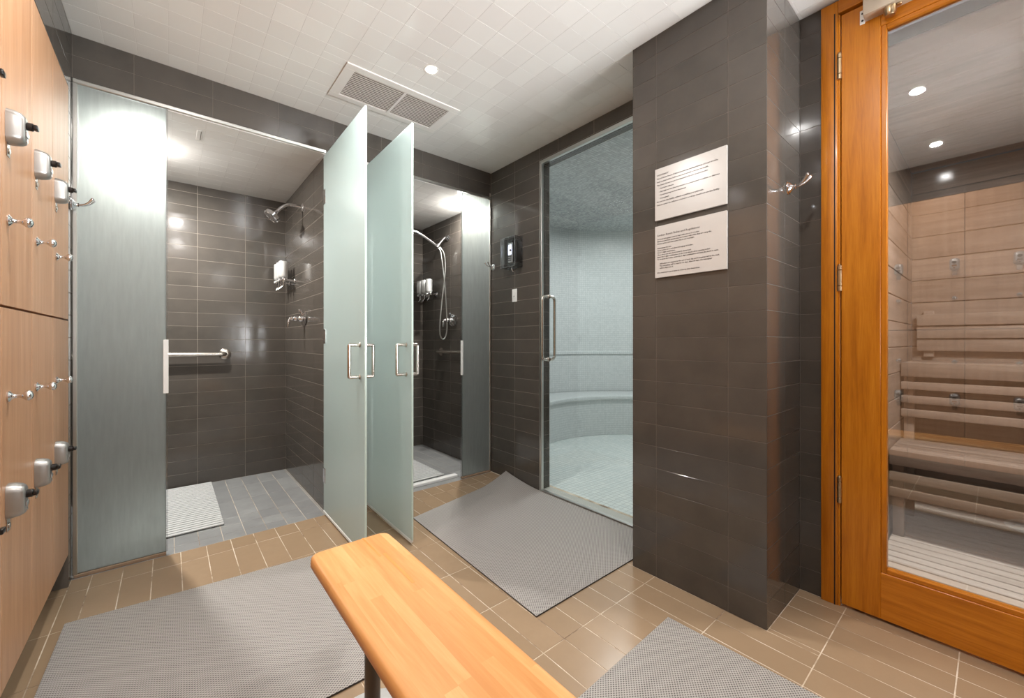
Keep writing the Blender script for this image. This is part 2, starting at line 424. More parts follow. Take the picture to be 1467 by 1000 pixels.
# ---------------------------------------------------------------- ceiling
LH = [(lx-0.028, ly-0.028, lx+0.028, ly+0.028) for lx, ly in ROOM_LIGHTS]
ceil_ = struct('ceiling', [((-0.42, YREAR, ZC+G), (2.2, 2.80, ZC+0.1))], M_cgrout)
cx = [-0.348+0.1145*k for k in range(0, 24)]
cyl_ = [2.715-0.1145*k for k in range(0, 61)][::-1]
VH = (0.68, 2.09, 1.354, 2.434)
tiles(ceil_, 'ceiling_tile', (0, 0, ZC), (0, 1, 0), (1, 0, 0), clipl(cyl_, YREAR, YB), clipl(cx, XL, XSN), M_white, 0.0014, 0.004, 0.0003,
      holes=[(a[1], a[0], a[3], a[2]) for a in LH+[VH, (XC, YC0, XSN, YC1), (XR, YC1, XSN, YB)]], minpx=12, jit=0.0006)
for nm, a, b in (('ceiling', XL, DX0), ('ceiling', DX1, 2.04)):
    c2 = struct(nm, [((a, YB+0.004, ZS+G), (b, YS, ZS+0.025))], M_cgrout)
    hs = [(-0.148, 3.232, -0.092, 3.288), (1.902, 2.922, 1.958, 2.978)]
    tiles(c2, 'ceiling_tile', (0, 0, ZS), (0, 1, 0), (1, 0, 0), clipl([2.72+0.105*k for k in range(13)], YB+0.004, YS), clipl([0.01+0.145*k for k in range(-3, 16)], a, b),
          M_white, 0.0014, 0.004, 0.0003, holes=[(h[1], h[0], h[3], h[2]) for h in hs], minpx=4)
# ---------------------------------------------------------------- walls
# back wall: header band above the showers
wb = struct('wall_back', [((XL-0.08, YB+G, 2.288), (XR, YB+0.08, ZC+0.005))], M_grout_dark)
bx = [-0.132+0.3115*k for k in range(0, 8)]
tiles(wb, 'wall_tile', (0, YB, 0), (1, 0, 0), (0, 0, 1), clipl(bx, XL, XR), [2.288, 2.392, ZC], M_dark)
# divider between the showers
wd = struct('wall_divider', [((DX0+G, YB+G, 0), (DX1-G, YS-0.001, 2.31))], M_grout)
tiles(wd, 'wall_tile', (DX0, 0, 0), (0, -1, 0), (0, 0, 1), [-YS, -3.63, -3.32, -3.01, -YB], clipl(rows, 0, ZS), M_dark)
tiles(wd, 'wall_tile', (0, YB, 0), (1, 0, 0), (0, 0, 1), [DX0, DX1], clipl(rows, 0, 2.288), M_dark)
tiles(wd, 'wall_tile', (DX1, 0, 0), (0, 1, 0), (0, 0, 1), [YB, 3.01, 3.32, 3.63, YS], clipl(rows, 0, ZS), M_dark, allow=False)
# rear walls of the showers
ws = struct('wall_shower_rear', [((XL-0.08, YS+G, 0), (DX0+0.1, YS+0.08, 2.32))], M_grout)
tiles(ws, 'wall_tile', (0, YS, 0), (1, 0, 0), (0, 0, 1), [XL, -0.145, 0.162, 0.468, DX0], clipl(rows, 0, ZS), M_dark)
ws2 = struct('wall_shower_rear', [((DX0+0.1, YS+G, 0), (2.15, YS+0.08, 2.32))], M_grout)
tiles(ws2, 'wall_tile', (0, YS, 0), (1, 0, 0), (0, 0, 1), [DX1, 1.12, 1.43, 1.735, 2.04], clipl(rows, 0, ZS), M_dark)
# left wall: shower part, strip beside the lockers, part above the lockers, part behind the camera
YL1 = 2.628; LOCK_TOP = 2.205; YL0 = YL1-0.31*12
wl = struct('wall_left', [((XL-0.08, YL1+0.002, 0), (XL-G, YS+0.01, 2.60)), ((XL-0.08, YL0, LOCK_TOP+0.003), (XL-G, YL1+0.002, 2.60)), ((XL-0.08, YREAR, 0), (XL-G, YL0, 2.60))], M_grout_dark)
tiles(wl, 'wall_tile', (XL, 0, 0), (0, 1, 0), (0, 0, 1), [YL1+0.002, YB], clipl(rows, 0, ZC), M_dark)
tiles(wl, 'wall_tile', (XL, 0, 0), (0, 1, 0), (0, 0, 1), clipl([2.628-0.31*k for k in range(20)][::-1], YL0, YL1+0.002), [LOCK_TOP+0.003, 2.3, 2.4, ZC], M_dark)
tiles(wl, 'wall_tile', (XL, 0, 0), (0, 1, 0), (0, 0, 1), [YB, 3.01, 3.32, 3.63, YS], clipl(rows, 0, ZS), M_dark)
tiles(wl, 'wall_tile', (XL, 0, 0), (0, 1, 0), (0, 0, 1), clipl([2.628-0.31*k for k in range(24)][::-1], YREAR, YL0), clipl(rows, 0, ZC), M_dark, allow=False)
# right wall of shower two
wr2 = struct('wall_shower_right', [((2.04+G, YB, 0), (2.15-0.002, YS+G, 2.32))], M_grout)
tiles(wr2, 'wall_tile', (2.04, 0, 0), (0, -1, 0), (0, 0, 1), [-YS, -3.64, -3.33, -3.02, -YB-0.02], clipl(rows, 0, ZS), M_dark)
# right wall with the steam room doorway
SY0, SY1, SZ0, SZ1 = 1.18, 2.122, 0.012, 2.372
wr = struct('wall_right', [((XR+G, SY1+G, 0), (2.148, YB+0.08, 2.60)), ((XR+G, YC1-0.03, SZ1+G), (2.148, SY1+G, 2.60)), ((XR+G, YC1-0.03, 0), (2.148, SY0, SZ1+G))], M_grout)
ry = [1.637, 1.947, 2.134, 2.408]
tiles(wr, 'wall_tile', (XR, 0, 0), (0, -1, 0), (0, 0, 1), clipl([-2.408, -2.134, -1.947, -1.637, -1.327], -YB, -YC1), clipl(rows, 0, ZC), M_dark,
      holes=[(-SY1-0.004, 0, -SY0, SZ1+0.004)])
# jamb and head tiles of the reveal
tiles(wr, 'wall_tile', (0, SY1, 0), (1, 0, 0), (0, 0, 1), [XR+0.012, 2.148], clipl(rows, 0, SZ1), M_dark)
tiles(wr, 'wall_tile', (0, 0, SZ1), (0, 1, 0), (1, 0, 0), clipl([SY0+0.105*k for k in range(12)], SY0, SY1), [XR+0.012, 2.148], M_dark)
# column
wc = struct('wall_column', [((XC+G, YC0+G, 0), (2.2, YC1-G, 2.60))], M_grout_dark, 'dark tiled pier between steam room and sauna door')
tiles(wc, 'wall_tile', (XC, 0, 0), (0, -1, 0), (0, 0, 1), [-YC1, -1.003, -0.689, -YC0], clipl(rows, 0, ZC), M_dark)
tiles(wc, 'wall_tile', (0, YC0, 0), (1, 0, 0), (0, 0, 1), [XC, 1.912, XSN], clipl(rows, 0, ZC), M_dark)
tiles(wc, 'wall_tile', (0, YC1, 0), (-1, 0, 0), (0, 0, 1), [-XR, -1.912, -XC], clipl(rows, 0, ZC), M_dark, allow=False)
# sauna wall
DY1, DY0 = 0.405, -0.40          # door leaf
FY1, FY0 = 0.472, -0.467         # frame outside
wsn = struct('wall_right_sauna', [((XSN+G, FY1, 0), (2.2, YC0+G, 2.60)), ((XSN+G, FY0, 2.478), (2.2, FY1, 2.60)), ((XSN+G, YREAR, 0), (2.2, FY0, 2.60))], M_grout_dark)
tiles(wsn, 'wall_tile', (XSN, 0, 0), (0, -1, 0), (0, 0, 1), [-YC0, -FY1], clipl(rows, 0, ZC), M_dark)
tiles(wsn, 'wall_tile', (XSN, 0, 0), (0, -1, 0), (0, 0, 1), clipl([-FY0+0.31*k for k in range(13)], -FY0, -YREAR), clipl(rows, 0, ZC), M_dark, allow=False)
wre = struct('wall_rear', [((-0.42, YREAR-0.1, 0), (2.2, YREAR, 2.60))], M_paint)
# ---------------------------------------------------------------- steam room
SCX, SCY, SRW, SRB = 3.35, 2.0, 1.55, 1.08
def ring(prof, name, mat, a0, a1, n=72, kind='structure', parent=None, mats=None):
    bm = NB(); uvl = bm.loops.layers.uv.new('uv'); cols = []
    for k in range(n+1):
        a = a0+(a1-a0)*k/n
        cols.append([bm.verts.new((SCX+r*math.cos(a), SCY+r*math.sin(a), z)) for r, z in prof])
    L = [0]
    for p, q in zip(prof, prof[1:]): L.append(L[-1]+math.hypot(q[0]-p[0], q[1]-p[1]))
    for k in range(n):
        for j in range(len(prof)-1):
            f = bm.faces.new((cols[k][j], cols[k+1][j], cols[k+1][j+1], cols[k][j+1]))
            us = [(k, j), (k+1, j), (k+1, j+1), (k, j+1)]
            for lp, (kk, jj) in zip(f.loops, us): lp[uvl].uv = ((a0+(a1-a0)*kk/n)*SRW, L[jj])
    o = finish(bm, name, mat, parent, 40)
    if kind: o['kind'] = kind
    return o
A = math.radians(141)
ring([(SRW+0.06, 0), (SRW+0.06, 2.62), (SRW, 2.62), (SRW, 2.505), (SRW, 0.965), (SRW-0.018, 0.955), (SRW-0.018, 0.93), (SRW, 0.92), (SRW, -0.01), (SRW+0.06, -0.01)], 'wall_steam_room', M_mosaic, -A, A)
def disc(name, z, mat, r, dome=0.0, th=0.05, up=False):
    bm = NB(); uvl = bm.loops.layers.uv.new('uv'); n = 72; rr = [0.0, 0.3, 0.6, 0.8, 0.95, 1.0]; g = []
    for q in rr:
        g.append([bm.verts.new((max(SCX+r*q*math.cos(2*PI*k/n), 2.15), SCY+r*q*math.sin(2*PI*k/n), z+dome*(1-q*q))) for k in range(n)] if q > 0 else [bm.verts.new((SCX, SCY, z+dome))])
    for a, b in zip(g, g[1:]):
        for k in range(n):
            k2 = (k+1) % n
            vs = (a[0], b[k], b[k2]) if len(a) == 1 else (a[k], b[k], b[k2], a[k2])
            if not up: vs = vs[::-1]
            try: f = bm.faces.new(vs)
            except ValueError: continue
            for lp in f.loops: lp[uvl].uv = (lp.vert.co.x, lp.vert.co.y)
    r_ = bmesh.ops.extrude_face_region(bm, geom=list(bm.faces)); 
    for v in [v for v in r_['geom'] if isinstance(v, bmesh.types.BMVert)]: v.co.z += (-th if up else th)
    bmesh.ops.recalc_face_normals(bm, faces=list(bm.faces))
    o = finish(bm, name, mat); o['kind'] = 'structure'; return o
disc('floor_steam_room', -0.002, M_mosaic_floor, SRW-0.002, 0, 0.05, True)
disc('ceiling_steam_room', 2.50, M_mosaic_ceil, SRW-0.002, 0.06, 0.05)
bn = ring([(SRB, 0.0), (SRB, 0.41), (SRB-0.02, 0.415), (SRB-0.02, 0.445), (SRB-0.012, 0.452), (SRW-0.021, 0.452), (SRW-0.021, 0.0)], 'steam_bench', M_mosaic, math.radians(-85), math.radians(141), kind=None)
tag(bn, 'curved white mosaic bench built around the steam room wall', 'bench')
# interior face of the doorway wall
bm = NB(); uvl = bm.loops.layers.uv.new('uv')
for lo, hi in (((2.1482, SY1, 0), (2.152, 3.05, 2.58)), ((2.1482, 0.95, 0), (2.152, SY0, 2.58)), ((2.1482, SY0, SZ1), (2.152, SY1, 2.58))): box(bm, lo, hi)
for f in bm.faces:
    for lp in f.loops: lp[uvl].uv = (lp.vert.co.y, lp.vert.co.z)
finish(bm, 'wall_steam_room_front', M_mosaic)['kind'] = 'structure'
# threshold slab
bm = NB(); box(bm, (XR-0.002, SY0, -0.004), (2.152, SY1, SZ0), 0.002)
tag(finish(bm, 'threshold', plain('pale_stone_threshold', srgb(186, 184, 176), 0.35, noise=0.1)), kind='structure')
# glass steam door (clear)
t = thing('steam_room_door', 'frameless clear glass steam room door with long vertical pull handles', 'door', (XR+0.02, SY1, 0))
bm = NB(); box(bm, (-0.006, -(SY1-SY0)+0.006, 0.022), (0.006, -0.010, SZ1-0.016), 0.0015)
finish(bm, 'glass_pane', M_clear, t)
for s, nm in ((-1, 'pull_handle'), (1, 'pull_handle')):
    bm = NB(); x = s*0.062; yb = -0.062
    tube(bm, rounded_path([(s*0.006, yb, 0.955), (x, yb, 0.955), (x, yb, 1.405), (s*0.006, yb, 1.405)], 0.032, 6), 0.0105, 14)
    for z in (0.955, 1.405): cyl(bm, (s*0.006, yb, z), (s, 0, 0), 0.015, 0.006, 16, 0.001)
    o = finish(bm, nm, M_nickel, t, 40)
# its frame
t = thing('steam_door_frame', 'slim silver metal frame around the steam room doorway', 'door frame', (XR, SY1, 0))
for nm, lo, hi in (('frame_post', (-0.012, -0.022, 0), (0.012, 0.0, SZ1)), ('frame_head', (-0.012, -(SY1-SY0), SZ1-0.012), (0.012, 0.0, SZ1+0.014)),
                   ('frame_sill', (-0.014, -(SY1-SY0), SZ0+0.0005), (0.010, 0.0, SZ0+0.008))):
    bm = NB(); box(bm, lo, hi, 0.002); finish(bm, nm, M_steel, t)

# ---------------------------------------------------------------- sauna room
SNX1, SNY1, SNY0, SNZ = 3.95, 0.375, -1.7, 2.25
sf = struct('floor_sauna', [((2.2, SNY0, -0.06), (SNX1, SNY1, 0.0))], M_toe)
for k in range(24):
    x = 2.22+0.0715*k
    if x > 3.84: break
    bm = NB(); box(bm, (x, SNY0+0.02, 0.001), (x+0.058, SNY1-0.01, 0.032), 0.003); finish(bm, 'duckboard_slat', M_duck, sf)
wsb = struct('wall_sauna_back', [((SNX1+0.012, SNY0, 0), (SNX1+0.06, SNY1, SNZ))], M_toe)
wslf = struct('wall_sauna_left', [((2.2, SNY1+0.012, 0), (SNX1+0.06, SNY1+0.05, SNZ))], M_toe)
M_saunaX = wood('sauna_softwood_left', srgb(120, 108, 98), srgb(143, 130, 119), srgb(160, 147, 136), 'X', 0.7, 0.5, 0.3, 0.5, 0.25)
for k in range(15):
    z0 = 0.15*k; z1 = min(z0+0.147, SNZ)
    bm = NB(); box(bm, (SNX1, SNY0, z0+0.001), (SNX1+0.012, SNY1, z1), 0.003); finish(bm, 'wall_plank', M_sauna, wsb)
    bm = NB(); box(bm, (2.202, SNY1, z0+0.001), (SNX1, SNY1+0.012, z1), 0.003); finish(bm, 'wall_plank', M_saunaX, wslf)
wsr = struct('wall_sauna_right', [((2.2, SNY0-0.05, 0), (SNX1+0.06, SNY0, SNZ))], M_sauna)
scl = struct('ceiling_sauna', [((2.2, SNY0-0.05, SNZ+0.013), (SNX1+0.06, SNY1+0.05, SNZ+0.06))], M_toe)
for k in range(13):
    x0 = 2.2+0.145*k
    if x0 > SNX1-0.03: break
    bm = NB(); box(bm, (x0, SNY0, SNZ), (min(x0+0.142, SNX1), SNY1, SNZ+0.012), 0.003); finish(bm, 'ceiling_plank', M_sauna, scl)
def slat_obj(name, lo, hi, par, mat=M_sauna):
    bm = NB(); box(bm, lo, hi, 0.004, 2); return finish(bm, name, mat, par, 40)
t = thing('sauna_bench_upper', 'upper tier of the slatted wooden sauna bench against the back wall', 'bench', (3.4, SNY1, 0))
L0 = SNY0-SNY1+0.02
slat_obj('front_fascia', (0, L0, 0.872), (0.03, -0.005, 0.955), t)
for i in range(5): slat_obj('seat_slat', (0.035+0.098*i, L0, 0.925), (0.122+0.098*i, -0.005, 0.955), t)
for z in (0.795, 0.712, 0.630): slat_obj('riser_slat', (0.004, L0, z), (0.026, -0.005, z+0.046), t)
for y in (-0.06, -1.2, -1.8): slat_obj('bench_post', (0.03, y, 0.0), (0.075, y+0.045, 0.872), t)
t = thing('sauna_bench_lower', 'lower tier of the slatted wooden sauna bench', 'bench', (2.98, SNY1, 0))
slat_obj('front_fascia', (0, L0, 0.42), (0.028, -0.005, 0.50), t)
for i in range(4): slat_obj('seat_slat', (0.033+0.098*i, L0, 0.472), (0.122+0.098*i, -0.005, 0.50), t)
for z in (0.335, 0.25): slat_obj('riser_slat', (0.004, L0, z), (0.026, -0.005, z+0.048), t)
for y in (-0.06, -1.2, -1.8): slat_obj('bench_post', (0.03, y, 0.034), (0.075, y+0.045, 0.42), t)
t = thing('slatted_back_panel', 'horizontal slatted wooden back panel above the upper sauna bench', 'panel', (SNX1, SNY1, 0))
for z in (1.19, 1.105, 1.02): slat_obj('backrest_slat', (-0.05, L0, z), (-0.028, -0.03, z+0.075), t)
for y in (-0.06, -0.9, -1.7): slat_obj('backrest_batten', (-0.028, y-0.05, 0.98), (-0.001, y, 1.29), t)

# ---------------------------------------------------------------- sauna door and frame
fr = struct('door_frame_sauna', [], M_doorV)
fr.name = 'door_1'
for nm, lo, hi, m in (('frame_jamb', (XSN-0.016, DY1+0.010, 0), (2.2, FY1, 2.478), M_doorV), ('frame_jamb', (XSN-0.016, FY0, 0), (2.2, DY0-0.006, 2.478), M_doorV),
                      ('frame_head', (XSN-0.016, DY0-0.006, 2.425), (2.2, DY1+0.010, 2.478), M_doorH)):
    bm = NB(); box(bm, lo, hi, 0.003, 2); finish(bm, nm, m, fr, 40)
bm = NB(); box(bm, (XSN-0.013, DY1+0.0185, 0.0), (XSN-0.0165, DY1+0.023, 2.43)); 
finish(bm, 'frame_gasket', M_bead, fr)
for nm, lo, hi, m in (('door_stop', (XSN-0.012, DY1+0.0035, 0.0), (XSN+0.05, DY1+0.0098, 2.42), M_doorV), ):
    bm = NB(); box(bm, lo, hi, 0.001); finish(bm, nm, m, fr)
door = thing('sauna_door', 'tall orange varnished wooden door with a full height glass pane', 'door', (XSN, DY1, 0))
W = DY1-DY0
x0, x1 = -0.010, 0.032
for nm, lo, hi, m in (('door_stile', (x0, -0.120, 0.012), (x1, 0, 2.414), M_doorV), ('door_stile', (x0, -W, 0.012), (x1, -W+0.12, 2.414), M_doorV),
                      ('bottom_rail', (x0, -W+0.12, 0.012), (x1, -0.120, 0.190), M_doorH), ('top_rail', (x0, -W+0.12, 2.300), (x1, -0.120, 2.414), M_doorH)):
    bm = NB(); box(bm, lo, hi, 0.0015, 1); finish(bm, nm, m, door)
bd = 0.017
for nm, lo, hi, m in (('glazing_bead', (x0+0.004, -0.120-bd, 0.190), (x1-0.004, -0.120, 2.300), M_doorV), ('glazing_bead', (x0+0.004, -W+0.12, 0.190), (x1-0.004, -W+0.12+bd, 2.300), M_doorV),
                      ('glazing_bead', (x0+0.004, -W+0.12+bd, 0.190), (x1-0.004, -0.120-bd, 0.190+bd), M_doorH), ('glazing_bead', (x0+0.004, -W+0.12+bd, 2.300-bd), (x1-0.004, -0.120-bd, 2.300), M_doorH)):
    bm = NB(); box(bm, lo, hi, 0.0025, 2); finish(bm, nm, m, door)
bm = NB(); box(bm, (0.0085, -W+0.12+bd, 0.190+bd), (0.0145, -0.120-bd, 2.300-bd)); finish(bm, 'glass_pane', M_saunaglass, door)
for z in (0.476, 1.34, 2.205):
    bm = NB(); yy = 0.005
    cyl(bm, (x0-0.006, yy, z-0.052), (0, 0, 1), 0.0085, 0.020, 16, 0.001)
    cyl(bm, (x0-0.006, yy, z-0.030), (0, 0, 1), 0.0085, 0.062, 16, 0.001)
    cyl(bm, (x0-0.006, yy, z+0.034), (0, 0, 1), 0.0085, 0.018, 16, 0.001)
    lathe(bm, [(0.0, 0), (0.006, 0.002), (0.004, 0.006), (0, 0.008)], (x0-0.006, yy, z+0.052), (0, 0, 1), 12)
    box(bm, (x0-0.003, yy+0.004, z-0.045), (x0+0.0, yy+0.014, z+0.048))
    finish(bm, 'hinge', M_brass, door, 40)
# door closer
t = thing('door_closer', 'beige metal door closer fixed at the top of the sauna door', 'door closer', (XSN-0.010, 0.33, 2.36))
bm = NB(); box(bm, (-0.052, -0.215, -0.02), (-0.0005, 0.0, 0.055), 0.004, 2); finish(bm, 'closer_body', M_closer, t, 40)
bm = NB(); box(bm, (-0.006, 0.0005, -0.024), (-0.0005, 0.016, 0.03), 0.001); cyl(bm, (-0.0062, 0.008, -0.012), (-1, 0, 0), 0.0035, 0.002, 10, mi=1); cyl(bm, (-0.0062, 0.008, 0.016), (-1, 0, 0), 0.0035, 0.002, 10, mi=1)
finish(bm, 'mounting_plate', [M_whiteplastic, M_black], t)
bm = NB(); lathe(bm, [(0, -0.034), (0.014, -0.032), (0.019, -0.022), (0.019, 0.0)], (-0.026, -0.075, -0.0205), (0, 0, 1), 20)
lathe(bm, [(0, 0.0), (0.008, 0), (0.008, 0.006), (0, 0.007)], (-0.026, -0.10, -0.027), (0, 0, 1), 12)
finish(bm, 'spindle_cap', M_brass, t, 40)
bm = NB(); box(bm, (-0.034, -0.36, 0.060), (-0.016, -0.08, 0.067), 0.002); finish(bm, 'closer_arm', M_closer, t)

# ---------------------------------------------------------------- shower glass
# fixed frosted panels
def fixed_panel(x0, x1, label):
    t = thing('frosted_glass_panel', label, 'glass panel', (x0, YB, 0))
    bm = NB(); box(bm, (0.006, -0.005, 0.018), (x1-x0, 0.005, 2.262), 0.0015); finish(bm, 'glass_pane', M_frost_panel, t)
    return t
p1 = fixed_panel(XL+0.006, -0.012, 'tall fixed frosted glass panel beside the wooden lockers')
p2 = fixed_panel(1.764, 2.044, 'narrow fixed frosted glass panel in the corner by the wall control box')
for p, wdt, side in ((p1, 0.322, -1), (p2, 0.28, 1)):
    bm = NB()
    if side < 0: box(bm, (-0.004, -0.011, 0.014), (0.012, 0.011, 2.262), 0.002)
    else: box(bm, (wdt-0.008, -0.011, 0.014), (wdt+0.008, 0.011, 2.262), 0.002)
    finish(bm, 'wall_channel', M_steel, p)
    bm = NB(); xe = wdt if side < 0 else 0.0
    box(bm, (xe-0.004, -0.010, 0.02), (xe+0.007, 0.010, 2.262), 0.001)
    finish(bm, 'edge_seal', M_acrylic, p)
    bm = NB(); box(bm, (xe-0.012, -0.013, 0.82), (xe+0.009, -0.0055, 1.092), 0.0015)
    finish(bm, 'strike_plate', M_whiteplastic, p)
    bm = NB(); box(bm, (0.0, -0.012, -0.0), (wdt, 0.014, 0.016), 0.002); finish(bm, 'bottom_channel', M_rust, p)
for a, b, lab in ((XL+0.001, DX0-0.002, 'long silver header rail over the left shower opening'), (DX1+0.002, XR-0.002, 'silver header rail over the right shower opening')):
    bm = NB(); box(bm, (a, YB-0.009, 2.265), (b, YB+0.009, 2.285), 0.003); tag(finish(bm, 'header_rail', M_steel), lab, 'rail')
bm = NB(); box(bm, (DX1+0.012, 2.765, 0.0005), (1.764, 2.812, 0.022), 0.003); tag(finish(bm, 'shower_curb', M_whiteplastic), 'white threshold strip on the floor of the right shower', 'threshold')

def shower_door(x, y, label, ang=0.0):
    t = thing('frosted_glass_door', label, 'door', (x, y, 0), ang)
    D = 0.722
    bm = NB(); box(bm, (-0.005, -D, 0.028), (0.005, -0.004, 2.243), 0.0012); finish(bm, 'glass_pane', M_frost, t)
    bm = NB(); box(bm, (-0.0055, -D-0.0015, 0.028), (0.0055, -D+0.003, 2.243), 0.001); finish(bm, 'glass_edge', M_glassedge, t)
    bm = NB(); box(bm, (-0.008, -D+0.004, 0.012), (0.008, -0.006, 0.030), 0.003); finish(bm, 'bottom_sweep', M_silicone, t)
    for s in (-1, 1):
        bm = NB(); yh = -D+0.062
        P = [(s*0.006, yh, 0.905), (s*0.060, yh, 0.905), (s*0.060, yh, 1.065), (s*0.006, yh, 1.065)]
        tube(bm, rounded_path(P, 0.004, 2), 0.0085, 12)
        for z in (0.905, 1.065): cyl(bm, (s*0.0055, yh, z), (s, 0, 0), 0.013, 0.005, 16, 0.001)
        finish(bm, 'handle', M_nickel, t, 35)
    for z in (0.25, 1.115, 1.983):
        bm = NB(); box(bm, (-0.009, -0.048, z-0.045), (0.009, -0.006, z+0.045), 0.002); cyl(bm, (0, -0.006, z-0.045), (0, 0, 1), 0.0075, 0.09, 12)
        box(bm, (-0.008, -0.004, z-0.042), (0.008, 0.0, z+0.042), 0.001)
        finish(bm, 'hinge', M_chrome, t, 40)
    return t
shower_door(0.7445, YB-0.001, 'left frosted glass shower door standing open with square pull', math.radians(-0.5))
shower_door(0.998, YB-0.001, 'right frosted glass shower door standing open beside the other', math.radians(-0.9))

# ---------------------------------------------------------------- lockers
LB, LSPL = 0.143, 1.176
def rounded_block(bm, x0, x1, hy0, hy1, z0, z1, zf0, zf1, hyf):
    """lock body: footprint hy x z at x0 narrowing to hyf x (zf0..zf1) at x1, arched ends"""
    def outline(hy, a, b, x, n=6):
        r = min(hy*0.75, (b-a)/3); pts = []
        for cx_, cz, s in ((hy-r, b-r, 0), (-(hy-r), b-r, 1), (-(hy-r), a+r, 2), (hy-r, a+r, 3)):
            for k in range(n):
                an = (s + k/(n-1))*PI/2; pts.append(Vector((x, cx_+r*math.cos(an), cz+r*math.sin(an))))
        return pts
    secs = [outline(hy0, z0, z1, x0), outline(hy0, z0+0.001, z1-0.001, x0+(x1-x0)*0.35), outline((hy0+hyf)/2, (z0+zf0)/2, (z1+zf1)/2, x0+(x1-x0)*0.75), outline(hyf, zf0, zf1, x1-0.002), outline(hyf-0.004, zf0+0.004, zf1-0.004, x1)]
    rs = [[bm.verts.new(p) for p in s] for s in secs]; n = len(rs[0])
    for a, b in zip(rs, rs[1:]):
        for k in range(n): bm.faces.new((a[k], a[(k+1) % n], b[(k+1) % n], b[k]))
    bm.faces.new(rs[0][::-1]); bm.faces.new(rs[-1])
def build_locker(upper):
    z0, z1 = (LSPL+0.002, LOCK_TOP) if upper else (LB, LSPL-0.002)
    t = thing('locker', '', 'locker')
    bm = NB(); box(bm, (-0.42, 0.001, z0), (-0.019, 0.309, z1)); finish(bm, 'carcass', M_locker, t)
    bm = NB(); box(bm, (-0.018, 0.0015, z0+0.0015), (0.0, 0.3085, z1-0.0015), 0.0008); d = finish(bm, 'locker_door', M_locker, t)
    zl, zk = (1.675, 1.415) if upper else (0.645, 0.930)
    yk = 0.052
    bm = NB(); rounded_block(bm, 0.0003, 0.034, 0.027, 0.027, zl-0.050, zl+0.045, zl-0.042, zl+0.034, 0.021); finish(bm, 'lock_body', M_zinc, d, 45, loc=(0, yk, 0))
    bm = NB(); cyl(bm, (0.0335, 0, zl+0.010), (1, 0, 0), 0.011, 0.014, 18, 0.002); box(bm, (0.0475, -0.012, zl+0.004), (0.056, 0.012, zl+0.016), 0.002, 2)
    finish(bm, 'lock_knob', M_black, d, 40, loc=(0, yk, 0))
    bm = NB(); box(bm, (0.0342, -0.013, zl-0.022), (0.0365, 0.013, zl-0.010), 0.0008); cyl(bm, (0.0342, 0, zl-0.032), (1, 0, 0), 0.005, 0.002, 12)
    finish(bm, 'dial_window', M_chrome, d, loc=(0, yk, 0))
    bm = NB(); box(bm, (0.0, -0.013, zl-0.085), (0.002, 0.013, zl-0.045), 0.0008); cyl(bm, (0.002, 0, zl-0.070), (1, 0, 0), 0.008, 0.0025, 16, 0.0006)
    finish(bm, 'keyhole_plate', M_nickel, d, 40, loc=(0, yk, 0))
    bm = NB(); lathe(bm, [(0, 0), (0.015, 0), (0.0155, 0.003), (0.011, 0.006), (0.0055, 0.011), (0.005, 0.022), (0.0085, 0.028), (0.0135, 0.033), (0.0145, 0.038), (0.011, 0.044), (0.004, 0.047), (0, 0.0475)], (0, 0, zk), (1, 0, 0), 24)
    finish(bm, 'pull_knob', M_chrome, d, 60, loc=(0, yk, 0))
    return t
def copy_tree(o, parent=None):
    c = o.copy(); COL.objects.link(c)
    if parent is not None: c.parent = parent
    for ch in list(o.children): copy_tree(ch, c)
    return c
ORD = ['nearest the frosted shower panel', 'second from the shower', 'third from the shower', 'fourth from the shower', 'fifth from the shower', 'sixth from the shower',
       'seventh from the shower', 'eighth from the shower', 'ninth from the shower', 'tenth from the shower', 'eleventh from the shower', 'twelfth from the shower']
for up in (True, False):
    proto = build_locker(up)
    for k in range(12):
        o = proto if k == 0 else copy_tree(proto)
        o.location = (XL, YL1-0.31*(k+1), 0)
        o['label'] = ('upper' if up else 'lower')+' wood laminate locker, '+ORD[k]
        o['group'] = 'wooden lockers along the left wall'
bm = NB(); box(bm, (XL-0.40, YL0+0.001, 0.0005), (XL-0.055, YL1-0.002, LB-0.001)); box(bm, (XL-0.0549, YL0+0.001, 0.0005), (XL-0.053, YL1-0.002, 0.09))
tag(finish(bm, 'locker_plinth', M_toe), 'recessed black plinth under the row of lockers', 'plinth')

# ---------------------------------------------------------------- robe hooks
def robe_hook(loc, rz, label):
    t = thing('robe_hook', label, 'hook', loc, rz)      # projects along local +x
    bm = NB(); lathe(bm, [(0, 0), (0.026, 0), (0.027, 0.003), (0.022, 0.005), (0.023, 0.008), (0.017, 0.012), (0.010, 0.018), (0.008, 0.024), (0.010, 0.028), (0, 0.030)], (0, 0, 0), (1, 0, 0), 24)
    finish(bm, 'rosette', M_chrome, t, 50)
    for s in (-1, 1):
        bm = NB(); P = spline([(0.022, 0, 0), (0.040, s*0.006, 0.002), (0.058, s*0.014, 0.012), (0.072, s*0.019, 0.030)], 6)
        tube(bm, P, 0.0045, 12, [0.0062-0.0022*math.sin(PI*min(1, i/len(P)*1.1)) for i in range(len(P))])
        lathe(bm, [(0, -0.006), (0.005, -0.004), (0.0068, 0.0), (0.005, 0.005), (0, 0.007)], P[-1], (0.3, s*0.2, 1), 12)
        finish(bm, 'hook_prong', M_chrome, t, 60)
robe_hook((XL, 2.672, 1.70), 0, 'chrome double robe hook between the lockers and frosted panel')
robe_hook((1.945, YC0, 1.712), -PI/2, 'chrome double robe hook on the dark pier beside the sauna door')
robe_hook((XR, 2.682, 1.70), PI, 'chrome robe hook in the corner beside the narrow frosted panel')

